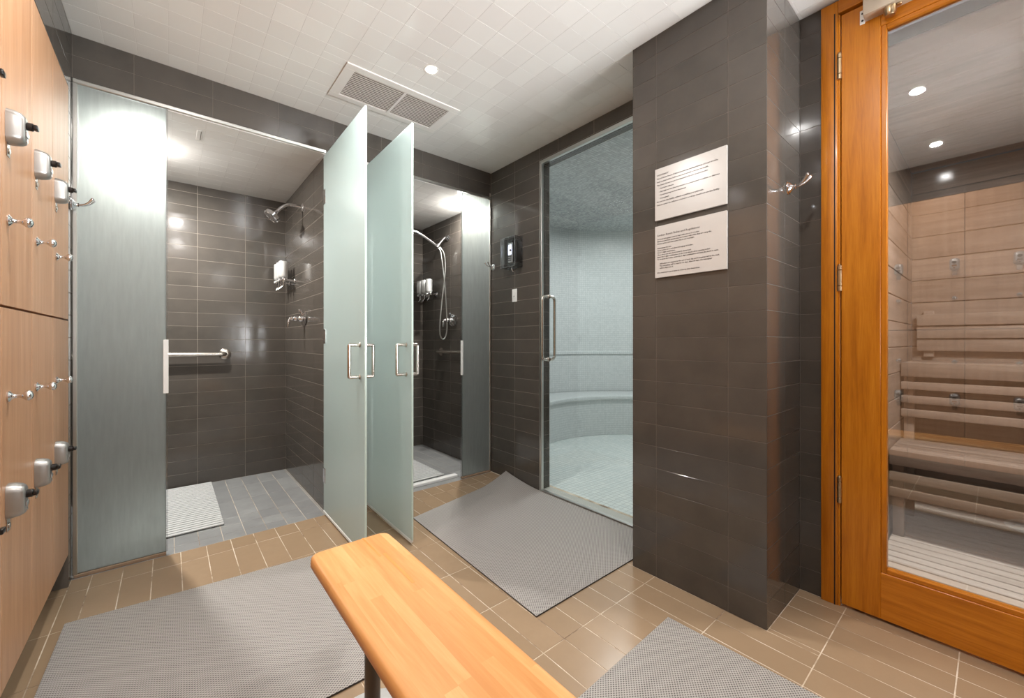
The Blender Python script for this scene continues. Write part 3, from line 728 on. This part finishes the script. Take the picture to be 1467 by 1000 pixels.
# ---------------------------------------------------------------- signs
def text_mesh(lines, size, lead, mat, name, parent, loc, rot, bold=0.0):
    for i, (ind, s) in enumerate(lines):
        if not s: continue
        c = bpy.data.curves.new(name, 'FONT'); c.body = s; c.size = size; c.offset = bold; c.resolution_u = 1; c.extrude = 0.0002
        c.space_character = 1.05
        tmp = bpy.data.objects.new('tmp', c); COL.objects.link(tmp)
        dg = bpy.context.evaluated_depsgraph_get(); me = bpy.data.meshes.new_from_object(tmp.evaluated_get(dg))
        bpy.data.objects.remove(tmp); me.materials.clear(); me.materials.append(mat)
        o = bpy.data.objects.new(name, me); link(o, parent)
        o.matrix_basis = Matrix.Translation(loc) @ rot @ Matrix.Translation((ind, -lead*i, 0))
ROTW = Matrix(((0, 0, -1, 0), (-1, 0, 0, 0), (0, 1, 0, 0), (0, 0, 0, 1)))
up_lines = [(0, 'OCCUPANCY'), (0, 'Use of Steam Room: If there is a known medical history of heart trouble,'), (0, 'seek medical advice before use and consult a doctor on health.'),
            (0, 'The Steam Room is not recommended for use by anyone who'), (0.012, '- has heart disease'), (0.012, '- has high or low blood pressure or a respiratory condition or diabetes'),
            (0.012, '- is undergoing medical treatment'), (0.012, '- is pregnant'), (0, 'Do not use this facility without consulting your physician.'), (0, 'Persons under the influence of alcohol or drugs should not use this facility.')]
lo_lines = [(0, ''), (0, 'Personal belongings must be kept with you or in a locker.'), (0, 'Members and their guests may use lockers only while they are using the'), (0, 'fitness center, and may never stay in use overnight.'), (0, ''),
            (0, 'Instructions for use:'), (0, 'Open locker door and place belongings in locker.'), (0, 'Use a 3 digit combination.'), (0, 'Close door and turn knob towards closed end.'), (0, 'Enter the 3 digit combination on the lock wheels when opening locker.'),
            (0, 'To re-open the locker, enter the 3 digit combination and turn the knob to open.'), (0, ''), (0.012, 'All lockers are emptied at the end of each day and belongings left by the desk.'), (0.012, 'The belongings will be held for 30 days. After 30 days, the belongings'), (0.012, 'will be disposed of.'), (0, ''), (0, "It's a courtesy to good users to clean up after themselves.")]
for lab, z0, z1, lines, title in (('upper white rules sign mounted on the dark tiled pier', 1.632, 1.867, up_lines, None), ('lower white rules sign about the lockers on the dark pier', 1.372, 1.606, lo_lines, 'Locker Room Rules and Regulations')):
    t = thing('wall_sign', lab, 'sign', (XC, 1.003, z0))
    bm = NB(); box(bm, (-0.010, -0.314, 0), (-0.0005, 0, z1-z0), 0.001); finish(bm, 'sign_board', M_sign, t)
    if title:
        text_mesh([(0, title)], 0.0125, 0.012, M_ink, 'heading_text', t, (-0.0104, -0.012, z1-z0-0.047), ROTW, 0.0002)
        text_mesh(lines, 0.0078, 0.0101, M_ink, 'text_line', t, (-0.0104, -0.012, z1-z0-0.053), ROTW, 0.00025)
    else:
        text_mesh(lines, 0.0086, 0.0150, M_ink, 'text_line', t, (-0.0104, -0.010, z1-z0-0.034), ROTW, 0.00025)

# ---------------------------------------------------------------- steam control box and switch
t = thing('control_box', 'clear plastic covered steam control keypad with lit display', 'control panel', (XR, 2.49, 1.655))
bm = NB()
LX, LY, LZ = 0.075, 0.17, 0.225
for lo, hi in (((-LX, -LY, 0), (-LX+0.003, 0, LZ)), ((-LX, -LY, 0), (-0.001, -LY+0.003, LZ)), ((-LX, -0.003, 0), (-0.001, 0, LZ)), ((-LX, -LY, 0), (-0.001, 0, 0.003)), ((-LX, -LY, LZ-0.003), (-0.001, 0, LZ))):
    box(bm, lo, hi)
finish(bm, 'acrylic_cover', M_acrylic, t)
bm = NB()
for y in (-LY, 0.0):
    for z in (0.0, LZ): tube(bm, [(-LX, y, z), (-0.001, y, z)], 0.003, 8)
for y in (-LY, 0.0): tube(bm, [(-LX, y, 0), (-LX, y, LZ)], 0.0028, 8)
for z in (0, LZ): tube(bm, [(-LX, -LY, z), (-LX, 0, z)], 0.0028, 8)
finish(bm, 'cover_edge', clear('acrylic_edge', (0.75, 0.76, 0.78, 1), 0.25, 0.1), t, 50)
bm = NB(); box(bm, (-0.004, -LY-0.008, -0.008), (-0.0005, 0.008, LZ+0.008), 0.001); finish(bm, 'backplate', M_acrylic, t)
bm = NB(); box(bm, (-0.030, -0.085, 0.045), (-0.0045, -0.035, 0.195), 0.003); finish(bm, 'keypad_body', M_whiteplastic, t)
bm = NB(); box(bm, (-0.0315, -0.081, 0.105), (-0.0302, -0.039, 0.180)); finish(bm, 'display', M_screen, t)
bm = NB(); box(bm, (-0.0312, -0.083, 0.103), (-0.0301, -0.0812, 0.182)); box(bm, (-0.0312, -0.0388, 0.103), (-0.0301, -0.037, 0.182)); finish(bm, 'display_edge', M_screenedge, t)
for r_ in range(3):
    for c_ in range(2):
        bm = NB(); box(bm, (-0.0325, -0.078+0.021*c_, 0.056+0.015*r_), (-0.0301, -0.063+0.021*c_, 0.065+0.015*r_), 0.001); finish(bm, 'key_button', M_black, t)
bm = NB(); box(bm, (-0.055, -LY+0.006, 0.03), (-0.0045, -LY+0.05, 0.20), 0.004); finish(bm, 'dark_housing', M_black, t)
bm = NB(); cyl(bm, (-LX-0.001, -LY+0.045, 0.12), (-1, 0, 0), 0.008, 0.008, 16, 0.001); finish(bm, 'cover_latch', M_chrome, t, 40)
bm = NB(); tube(bm, spline([(-0.02, -0.07, -0.001), (-0.016, -0.072, -0.018), (-0.008, -0.075, -0.028)], 4), 0.006, 8); finish(bm, 'steam_pipe_nipple', M_chrome, t, 50)
t = thing('light_switch', 'white rocker light switch on the tiled wall below the control box', 'light switch', (XR, 2.407, 1.442))
bm = NB(); box(bm, (-0.005, -0.028, -0.05), (-0.0003, 0.028, 0.05), 0.0015); finish(bm, 'switch_plate', M_whiteplastic, t)
bm = NB(); box(bm, (-0.009, -0.013, -0.025), (-0.0052, 0.013, 0.025), 0.0015); finish(bm, 'rocker', M_whiteplastic, t)
bm = NB()
for z in (-0.012, -0.006): box(bm, (-0.0096, -0.009, z), (-0.0092, 0.009, z+0.002))
finish(bm, 'switch_marks', M_ink, t)

# ---------------------------------------------------------------- shower fittings
def shower_head(bm, p, d, r=0.045):
    lathe(bm, [(0, -0.062), (0.010, -0.060), (0.012, -0.046), (0.016, -0.040), (0.022, -0.030), (r*0.86, -0.022), (r, -0.018), (r+0.001, 0.006), (r-0.004, 0.011), (r*0.9, 0.009), (r*0.5, 0.010), (0, 0.011)], p, d, 32)
AX = 0.757; AY = 3.307
t = thing('overhead_shower', 'chrome shower head on a curved arm in the left shower', 'shower head', (AX, AY, 2.075))
bm = NB(); lathe(bm, [(0, 0), (0.030, 0), (0.031, 0.003), (0.024, 0.008), (0.014, 0.012), (0.0, 0.013)], (-0.0005, 0, 0), (-1, 0, 0), 28); finish(bm, 'flange', M_chrome, t, 45)
bm = NB(); tube(bm, spline([(0, 0, 0), (-0.05, 0, 0.005), (-0.100, 0, 0.0), (-0.140, 0, -0.028), (-0.165, 0, -0.058)], 8), 0.0105, 16); finish(bm, 'shower_arm', M_chrome, t, 60)
bm = NB(); hd = Vector((-0.62, 0.0, -0.78)).normalized(); shower_head(bm, Vector((-0.165, 0, -0.058))+hd*0.058, hd, 0.052); finish(bm, 'spray_head', M_chrome, t, 40)
bm = NB(); c0 = Vector((-0.165, 0, -0.058))+hd*0.0695; q = axis_mat(c0, hd)
for r_, n_ in ((0.012, 6), (0.026, 12), (0.040, 18)):
    for k in range(n_): cyl(bm, q @ Vector((r_*math.cos(2*PI*k/n_), r_*math.sin(2*PI*k/n_), -0.001)), hd, 0.0022, 0.003, 6)
finish(bm, 'spray_nozzles', M_black, t)['kind'] = 'stuff'
def valve(loc, label, n=-1):
    t = thing('shower_valve', label, 'shower valve', loc)
    bm = NB(); lathe(bm, [(0, 0), (0.062, 0), (0.064, 0.004), (0.058, 0.008), (0.040, 0.011), (0.030, 0.016), (0, 0.017)], (-0.0005, 0, 0), (-1, 0, 0), 36, 1.25, 0.85); finish(bm, 'escutcheon', M_chrome, t, 45)
    bm = NB(); lathe(bm, [(0, 0), (0.022, 0), (0.022, 0.02), (0.017, 0.026), (0.020, 0.034), (0.020, 0.052), (0.013, 0.060), (0.014, 0.072), (0.009, 0.080), (0, 0.082)], (-0.014, 0, 0), (-1, 0, 0), 28); finish(bm, 'valve_hub', M_chrome, t, 45)
    bm = NB(); P = spline([(-0.085, 0, 0.0), (-0.098, 0.0, -0.004), (-0.104, 0.0, -0.020), (-0.106, 0, -0.045), (-0.108, 0, -0.062)], 6)
    tube(bm, P, 0.006, 12, [0.0085 if i < 6 else 0.0055+0.003*math.sin(PI*(i-6)/(len(P)-6))**2 for i in range(len(P))]); finish(bm, 'lever', M_chrome, t, 60)
    bm = NB(); cyl(bm, (-0.014, 0, 0.030), (-0.4, 0, 1), 0.007, 0.035, 14, 0.001); cyl(bm, (-0.026, 0, 0.06), (-1, 0, 0), 0.012, 0.014, 16, 0.002); finish(bm, 'diverter', M_chrome, t, 45)
valve((AX, 3.262, 1.249), 'chrome lever shower valve on the left shower wall')
valve((2.04, 3.283, 1.283), 'chrome lever shower valve below the hand shower hose')
def dispensers(loc, off, step, label):
    """three bottles in a row along the wall (local +y), standing off the wall by off"""
    t = thing('soap_dispenser', label, 'soap dispenser', loc)
    bm = NB(); L = 2*step
    for y in (-0.01, L+0.01):
        cyl(bm, (-0.0005, y, 0), (-1, 0, 0), 0.024, 0.006, 24, 0.001); cyl(bm, (-0.006, y, 0), (-1, 0, 0), 0.010, off-0.006, 16)
    cyl(bm, (-off, -0.045, 0), (0, 1, 0), 0.011, L+0.09, 16, 0.001)
    lathe(bm, [(0, 0), (0.017, 0), (0.018, 0.006), (0.012, 0.012), (0, 0.013)], (-off, -0.045, 0), (0, -1, 0), 24)
    finish(bm, 'mounting_bar', M_chrome, t, 45)
    for k in range(3):
        y = step*k
        bm = NB(); lathe(bm, [(0, 0.0), (0.026, 0.0), (0.0325, 0.006), (0.0335, 0.02), (0.0335, 0.120), (0.030, 0.130), (0.010, 0.134), (0, 0.135)], (-off, y, 0.014), (0, 0, 1), 28); finish(bm, 'bottle', M_dispenser, t, 45)
        bm = NB(); lathe(bm, [(0, 0), (0.015, 0), (0.015, 0.030), (0.009, 0.036), (0.009, 0.060), (0, 0.062)], (-off, y, 0.013), (0, 0, -1), 20)
        cyl(bm, (-off-0.008, y, -0.002), (-1, 0, 0), 0.014, 0.018, 20, 0.003); tube(bm, [(-off, y, -0.04), (-off-0.010, y, -0.055), (-off-0.018, y, -0.068)], 0.0055, 10)
        finish(bm, 'pump', M_chrome, t, 45)
        bm = NB(); cyl(bm, (-off-0.026, y, -0.002), (-1, 0, 0), 0.009, 0.006, 16, 0.001); finish(bm, 'push_button', M_dispenser, t, 45)
    return t
dispensers((AX, 3.565, 1.562), 0.080, 0.085, 'three silver wall soap dispensers in the left shower')
dispensers((2.04, 3.60, 1.555), 0.080, 0.092, 'three silver wall soap dispensers in the right shower')
# grab bars
def grab_bar(a, b, label, rad=0.016, n=(0, -1, 0)):
    t = thing('grab_bar', label, 'grab bar', a); a = Vector((0, 0, 0)); d = Vector(b)-Vector(t.location); nn = Vector(n)
    for p in (a, d):
        bm = NB(); lathe(bm, [(0, 0), (0.040, 0), (0.041, 0.003), (0.036, 0.008), (0.018, 0.010), (0, 0.011)], p+nn*0.0005, nn, 28); finish(bm, 'wall_flange', M_nickel, t, 45)
    bm = NB(); tube(bm, rounded_path([a, a+nn*0.05, d+nn*0.05, d], 0.03, 6), rad, 16); finish(bm, 'bar', M_nickel, t, 60)
grab_bar((0.332, YS, 0.987), (-0.28, YS, 0.987), 'horizontal brushed steel grab bar on the rear wall of left shower')
grab_bar((2.04, 3.50, 0.985), (2.04, 2.90, 0.985), 'horizontal steel grab bar on the side wall of right shower', 0.014, (-1, 0, 0))
# hand shower
BY = 3.371
t = thing('hand_shower', 'chrome hand shower with looping metal hose in the right shower', 'hand shower', (2.04, BY, 2.075))
bm = NB(); lathe(bm, [(0, 0), (0.026, 0), (0.027, 0.003), (0.020, 0.009), (0, 0.011)], (-0.0005, 0, 0), (-1, 0, 0), 24); finish(bm, 'flange', M_chrome, t, 45)
bm = NB(); tube(bm, spline([(0, 0, 0), (-0.03, 0, 0.0), (-0.07, 0, -0.04), (-0.105, 0, -0.085)], 8), 0.010, 14)
lathe(bm, [(0, -0.02), (0.017, -0.018), (0.019, 0.0), (0.016, 0.022), (0, 0.024)], (-0.110, 0, -0.092), (-0.5, 0, -0.86), 20); finish(bm, 'holder_arm', M_chrome, t, 50)
bm = NB(); P = spline([(-0.110, 0, -0.100), (-0.17, 0, -0.068), (-0.26, 0, -0.025), (-0.33, 0, -0.002), (-0.37, 0, 0.002)], 6); tube(bm, P, 0.012, 16, [0.011+0.004*(i/len(P)) for i in range(len(P))])
finish(bm, 'handset_handle', M_chrome, t, 60)
bm = NB(); hd = Vector((-0.35, 0, -0.94)).normalized(); shower_head(bm, Vector((-0.40, 0, -0.012))+hd*0.01, hd, 0.045); finish(bm, 'spray_head', M_chrome, t, 40)
bm = NB(); P = spline([(-0.105, 0, -0.105), (-0.085, -0.01, -0.16), (-0.062, -0.02, -0.35), (-0.040, -0.02, -0.55), (-0.018, -0.01, -0.82), (-0.024, 0, -0.93), (-0.052, 0.006, -0.968),
                      (-0.082, 0.006, -0.93), (-0.088, 0.0, -0.80), (-0.062, -0.01, -0.52), (-0.042, -0.02, -0.30), (-0.055, -0.02, -0.17), (-0.085, -0.01, -0.115), (-0.105, 0, -0.095)], 10)
tube(bm, P, 0.0065, 10); finish(bm, 'hose', M_steel, t, 60)

# ---------------------------------------------------------------- downlights
def downlight(loc, label):
    t = thing('downlight', label, 'ceiling light', loc)
    bm = NB(); lathe(bm, [(0.036, 0.012), (0.0365, -0.001), (0.035, -0.003), (0.028, -0.001), (0.0265, 0.012)], (0, 0, 0), (0, 0, 1), 32); finish(bm, 'trim_ring', M_whitepaint, t, 40)
    bm = NB(); lathe(bm, [(0, -0.002), (0.0262, -0.002), (0.0262, 0.0005), (0, 0.0005)], (0, 0, 0), (0, 0, 1), 32); finish(bm, 'lamp_face', M_lamp, t)
LBL = ['lit round recessed downlight beside the ceiling air grille', 'lit recessed downlight near the lockers and left shower', 'lit recessed downlight over the bench, mirrored in sauna glass', 'lit recessed downlight above the camera near the lockers', 'lit recessed downlight at the rear of the locker room']
for (lx, ly), lb in zip(ROOM_LIGHTS, LBL): downlight((lx, ly, ZC), lb)
downlight((-0.12, 3.26, ZS), 'recessed downlight in the left shower glowing through frosted panel')
downlight((1.93, 2.95, ZS), 'small recessed downlight in the right shower ceiling')

# ---------------------------------------------------------------- air grille
t = thing('air_grille', 'rectangular white slatted air grille in the ceiling', 'vent', (0.68, 2.09, ZC))
GX, GY = 0.674, 0.344
a, b_ = 0.055, 0.045
for lo, hi in (((0.003, 0.003, -0.006), (GX-0.003, b_, 0.002)), ((0.003, GY-b_, -0.006), (GX-0.003, GY-0.003, 0.002)), ((0.003, b_, -0.006), (a, GY-b_, 0.002)), ((GX-a, b_, -0.006), (GX-0.003, GY-b_, 0.002))):
    bm = NB(); box(bm, lo, hi, 0.001); finish(bm, 'grille_frame', M_whitepaint, t)
bm = NB(); box(bm, (a, b_, -0.0004), (GX-a, GY-b_, 0.0006)); finish(bm, 'duct_backing', M_grille_dark, t)
n = 16; p_ = (GY-2*b_)/n
for k in range(n):
    bm = NB(); y = b_+p_*(k+0.5); M_ = Matrix.Translation((0, y, -0.004)) @ Matrix.Rotation(math.radians(14), 4, 'X')
    box(bm, (a, -p_*0.36, -0.0010), (GX-a, p_*0.36, 0.0010), M=M_); finish(bm, 'slat', M_slat, t)
bm = NB(); box(bm, (GX/2-0.007, b_, -0.0085), (GX/2+0.007, GY-b_, -0.0065)); finish(bm, 'centre_bar', M_whitepaint, t)
# small slot in left shower ceiling
bm = NB(); p = (0.13, 2.93, ZS-0.0025); box(bm, (p[0]-0.012, p[1]-0.07, ZS-0.003), (p[0]+0.012, p[1]+0.07, ZS-0.0002), 0.001); box(bm, (p[0]+0.006, p[1]-0.065, ZS-0.0034), (p[0]+0.009, p[1]+0.065, ZS-0.0031), mi=1)
tag(finish(bm, 'slot_vent', [M_whitepaint, M_grille_dark]), 'narrow white slot vent in the left shower ceiling', 'vent')

# ---------------------------------------------------------------- floor mats
def woven_mat(corners, label, curl=None, th=0.008):
    """corners: four xy points counter-clockwise; curl(u,v) gives extra lift"""
    c = [Vector((x, y, 0)) for x, y in corners]; org = c[0]; nu, nv = 48, 36
    ex = (c[1]-c[0]).normalized(); ang = math.atan2(ex.y, ex.x)
    bm = NB(); top = []; bot = []
    Mi = (Matrix.Translation(org) @ Matrix.Rotation(ang, 4, 'Z')).inverted()
    for i in range(nu+1):
        rt, rb = [], []
        for j in range(nv+1):
            u, v = i/nu, j/nv
            p = c[0].lerp(c[1], u).lerp(c[3].lerp(c[2], u), v); z = curl(u, v) if curl else (0, 0)
            edge = min(u, 1-u, v, 1-v) < 1e-6
            q = Mi @ p
            rt.append(bm.verts.new((q.x + z[1], q.y, th-(0.0015 if edge else 0)+z[0]))); rb.append(bm.verts.new((q.x + z[1], q.y, 0.0008+z[0])))
        top.append(rt); bot.append(rb)
    for i in range(nu):
        for j in range(nv):
            bm.faces.new((top[i][j], top[i+1][j], top[i+1][j+1], top[i][j+1])); bm.faces.new((bot[i][j+1], bot[i+1][j+1], bot[i+1][j], bot[i][j]))
    def side(A, B):
        for k in range(len(A)-1):
            f = bm.faces.new((A[k], A[k+1], B[k+1], B[k])); f.material_index = 1
    side([r[0] for r in bot], [r[0] for r in top]); side([r[-1] for r in top], [r[-1] for r in bot]); side(top[0], bot[0]); side(bot[-1], top[-1])
    bmesh.ops.recalc_face_normals(bm, faces=list(bm.faces))
    o = finish(bm, 'floor_mat', [M_mat, M_matedge], None, 50)
    o.location = org; o.rotation_euler = (0, 0, ang)
    return tag(o, label, 'mat')
woven_mat([(-0.322, 1.315), (0.64, 1.295), (0.64, 2.205), (-0.305, 2.285)], 'grey woven vinyl floor mat in front of the left shower, partly under the bench')
def curl(u, v):
    d = max(0.0, 1-math.hypot((1-u)*0.93/0.30, (1-v)*1.25/0.34)); return (0.050*d**1.5, -0.004*d)
woven_mat([(1.100, 1.158), (2.046, 1.155), (2.050, 2.505), (1.140, 2.292)], 'grey woven vinyl floor mat before the steam room door with one corner curling up', curl)
woven_mat([(0.63, -0.55), (1.535, -0.53), (1.490, 0.823), (0.585, 0.803)], 'grey woven vinyl floor mat on the right near the dark pier')
def rib_mat(x0, x1, y0, y1, pitch, label, along='x'):
    t = thing('ribbed_mat', label, 'mat', (x0, y0, 0))
    L, D = x1-x0, y1-y0
    n = int((D if along == 'x' else L)/pitch)
    for k in range(n):
        bm = NB()
        if along == 'x': box(bm, (0, k*pitch, 0.006), (L, k*pitch+pitch*0.62, 0.014), 0.002)
        else: box(bm, (k*pitch, 0, 0.006), (k*pitch+pitch*0.62, D, 0.014), 0.002)
        finish(bm, 'mat_rib', M_rib, t)
    for q in (0.1, 0.5, 0.9):
        bm = NB()
        if along == 'x': box(bm, (L*q-0.008, 0.002, 0.0008), (L*q+0.008, D-0.012, 0.0058))
        else: box(bm, (0.002, D*q-0.008, 0.0008), (L-0.012, D*q+0.008, 0.0058))
        finish(bm, 'mat_crosspiece', M_ribdark, t)
rib_mat(-0.27, 0.247, 2.925, 3.872, 0.0350, 'white ribbed drainage mat on the left shower floor')
rib_mat(1.10, 1.70, 2.87, 3.60, 0.0350, 'white ribbed drainage mat on the right shower floor')

# ---------------------------------------------------------------- bench
BZ = 0.462; BT = 0.034; bx0, bx1, by0, by1 = 0.308, 0.548, -0.42, 1.292
t = thing('locker_room_bench', 'long butcher block bench with dark steel legs in the foreground', 'bench', (bx0, by0, 0))
BW = bx1-bx0; BL = by1-by0
# top: lamellae cut from one rounded slab (outline radius rc, edges rounded over)
rc, ro = 0.035, 0.012
def half_profile(x):
    """top z and y extents of the slab at across-position x"""
    dx = min(x, BW-x)
    if dx < rc: yo = rc-math.sqrt(max(0, rc*rc-(rc-dx)**2))
    else: yo = 0
    return yo
nst = 8; sw = BW/nst
def slab_piece(xa, xb, ya, yb):
    bm = NB(); xs = [xa+(xb-xa)*i/6 for i in range(7)]
    sec = []
    for x in xs:
        yo = half_profile(x); y0_ = max(ya, yo) if ya <= 0.05 else ya; y1_ = min(yb, BL-yo) if yb >= BL-0.05 else yb
        col = []
        ys = [y0_, y0_+ro*0.3, y0_+ro] + [y0_+ro+(y1_-y0_-2*ro)*k/3 for k in (1, 2)] + [y1_-ro, y1_-ro*0.3, y1_]
        for y in ys:
            # signed distance to the rounded outline
            dx = min(x, BW-x); dy = min(y, BL-y)
            if dx < rc and dy < rc: d = rc-math.hypot(rc-dx, rc-dy)
            else: d = min(dx, dy)
            d = max(d, 0.0); drop = ro-math.sqrt(max(0, ro*ro-(ro-d)**2)) if d < ro else 0
            col.append((Vector((x, y, BZ-drop)), Vector((x, y, BZ-BT+drop*0.8))))
        sec.append(col)
    T = [[bm.verts.new(a) for a, _ in c] for c in sec]; B = [[bm.verts.new(b) for _, b in c] for c in sec]
    n, m = len(T), len(T[0])
    for i in range(n-1):
        for j in range(m-1):
            bm.faces.new((T[i][j], T[i+1][j], T[i+1][j+1], T[i][j+1])); bm.faces.new((B[i][j+1], B[i+1][j+1], B[i+1][j], B[i][j]))
    for i in range(n-1):
        bm.faces.new((B[i][0], B[i+1][0], T[i+1][0], T[i][0])); bm.faces.new((T[i][-1], T[i+1][-1], B[i+1][-1], B[i][-1]))
    for j in range(m-1):
        bm.faces.new((T[0][j], T[0][j+1], B[0][j+1], B[0][j])); bm.faces.new((B[-1][j], B[-1][j+1], T[-1][j+1], T[-1][j]))
    bmesh.ops.remove_doubles(bm, verts=list(bm.verts), dist=0.00005)
    bmesh.ops.recalc_face_normals(bm, faces=list(bm.faces))
    return bm
random.seed(21)
for s in range(nst):
    y = BL; first = True
    cuts = [BL]
    y = BL - random.uniform(0.15, 0.5)
    while y > 0.25:
        cuts.append(y); y -= random.uniform(0.28, 0.55)
    cuts.append(0.0)
    for k, (yb, ya) in enumerate(zip(cuts, cuts[1:])):
        finish(slab_piece(s*sw, (s+1)*sw, ya, yb), 'wood_lamella', M_bench, t, 60)
# darker worn streak inlaid in the top
bm = NB(); box(bm, (5.6*sw, BL-0.33, BZ-0.002), (5.9*sw, BL-0.14, BZ+0.0002)); finish(bm, 'dark_grain_streak', M_benchdark, t)
bm = NB(); box(bm, (5.15*sw, BL-0.15, BZ-0.002), (5.35*sw, BL-0.008, BZ+0.0002)); finish(bm, 'dark_grain_streak', M_benchdark, t)
for yl in (1.11-by0, 0.25):
    xl = 0.43-bx0
    bm = NB(); cyl(bm, (xl, yl, 0.022), (0, 0, 1), 0.021, BZ-BT-0.022-0.004, 28); lg = finish(bm, 'leg', M_pole, t, 40)
    bm = NB(); lathe(bm, [(0, 0), (0.135, 0), (0.138, 0.004), (0.132, 0.010), (0.09, 0.018), (0.035, 0.024), (0.030, 0.034), (0.022, 0.036), (0.0215, 0.036)], (xl, yl, 0.0005), (0, 0, 1), 48); f_ = finish(bm, 'base_disc', M_castbase, t, 40)
    for k in range(3):
        an = math.radians(70+120*k); bm = NB(); lathe(bm, [(0.0, 0.0), (0.007, 0.0), (0.007, 0.002), (0.004, 0.004), (0, 0.004)], (xl+0.105*math.cos(an), yl+0.105*math.sin(an), 0.0155), (0, 0, 1), 14)
        finish(bm, 'base_screw', M_nickel, t, 40)
    bm = NB(); lathe(bm, [(0, 0), (0.055, 0), (0.055, 0.004), (0, 0.004)], (xl, yl, BZ-BT-0.0045), (0, 0, 1), 28); finish(bm, 'top_flange', M_pole, t, 40)
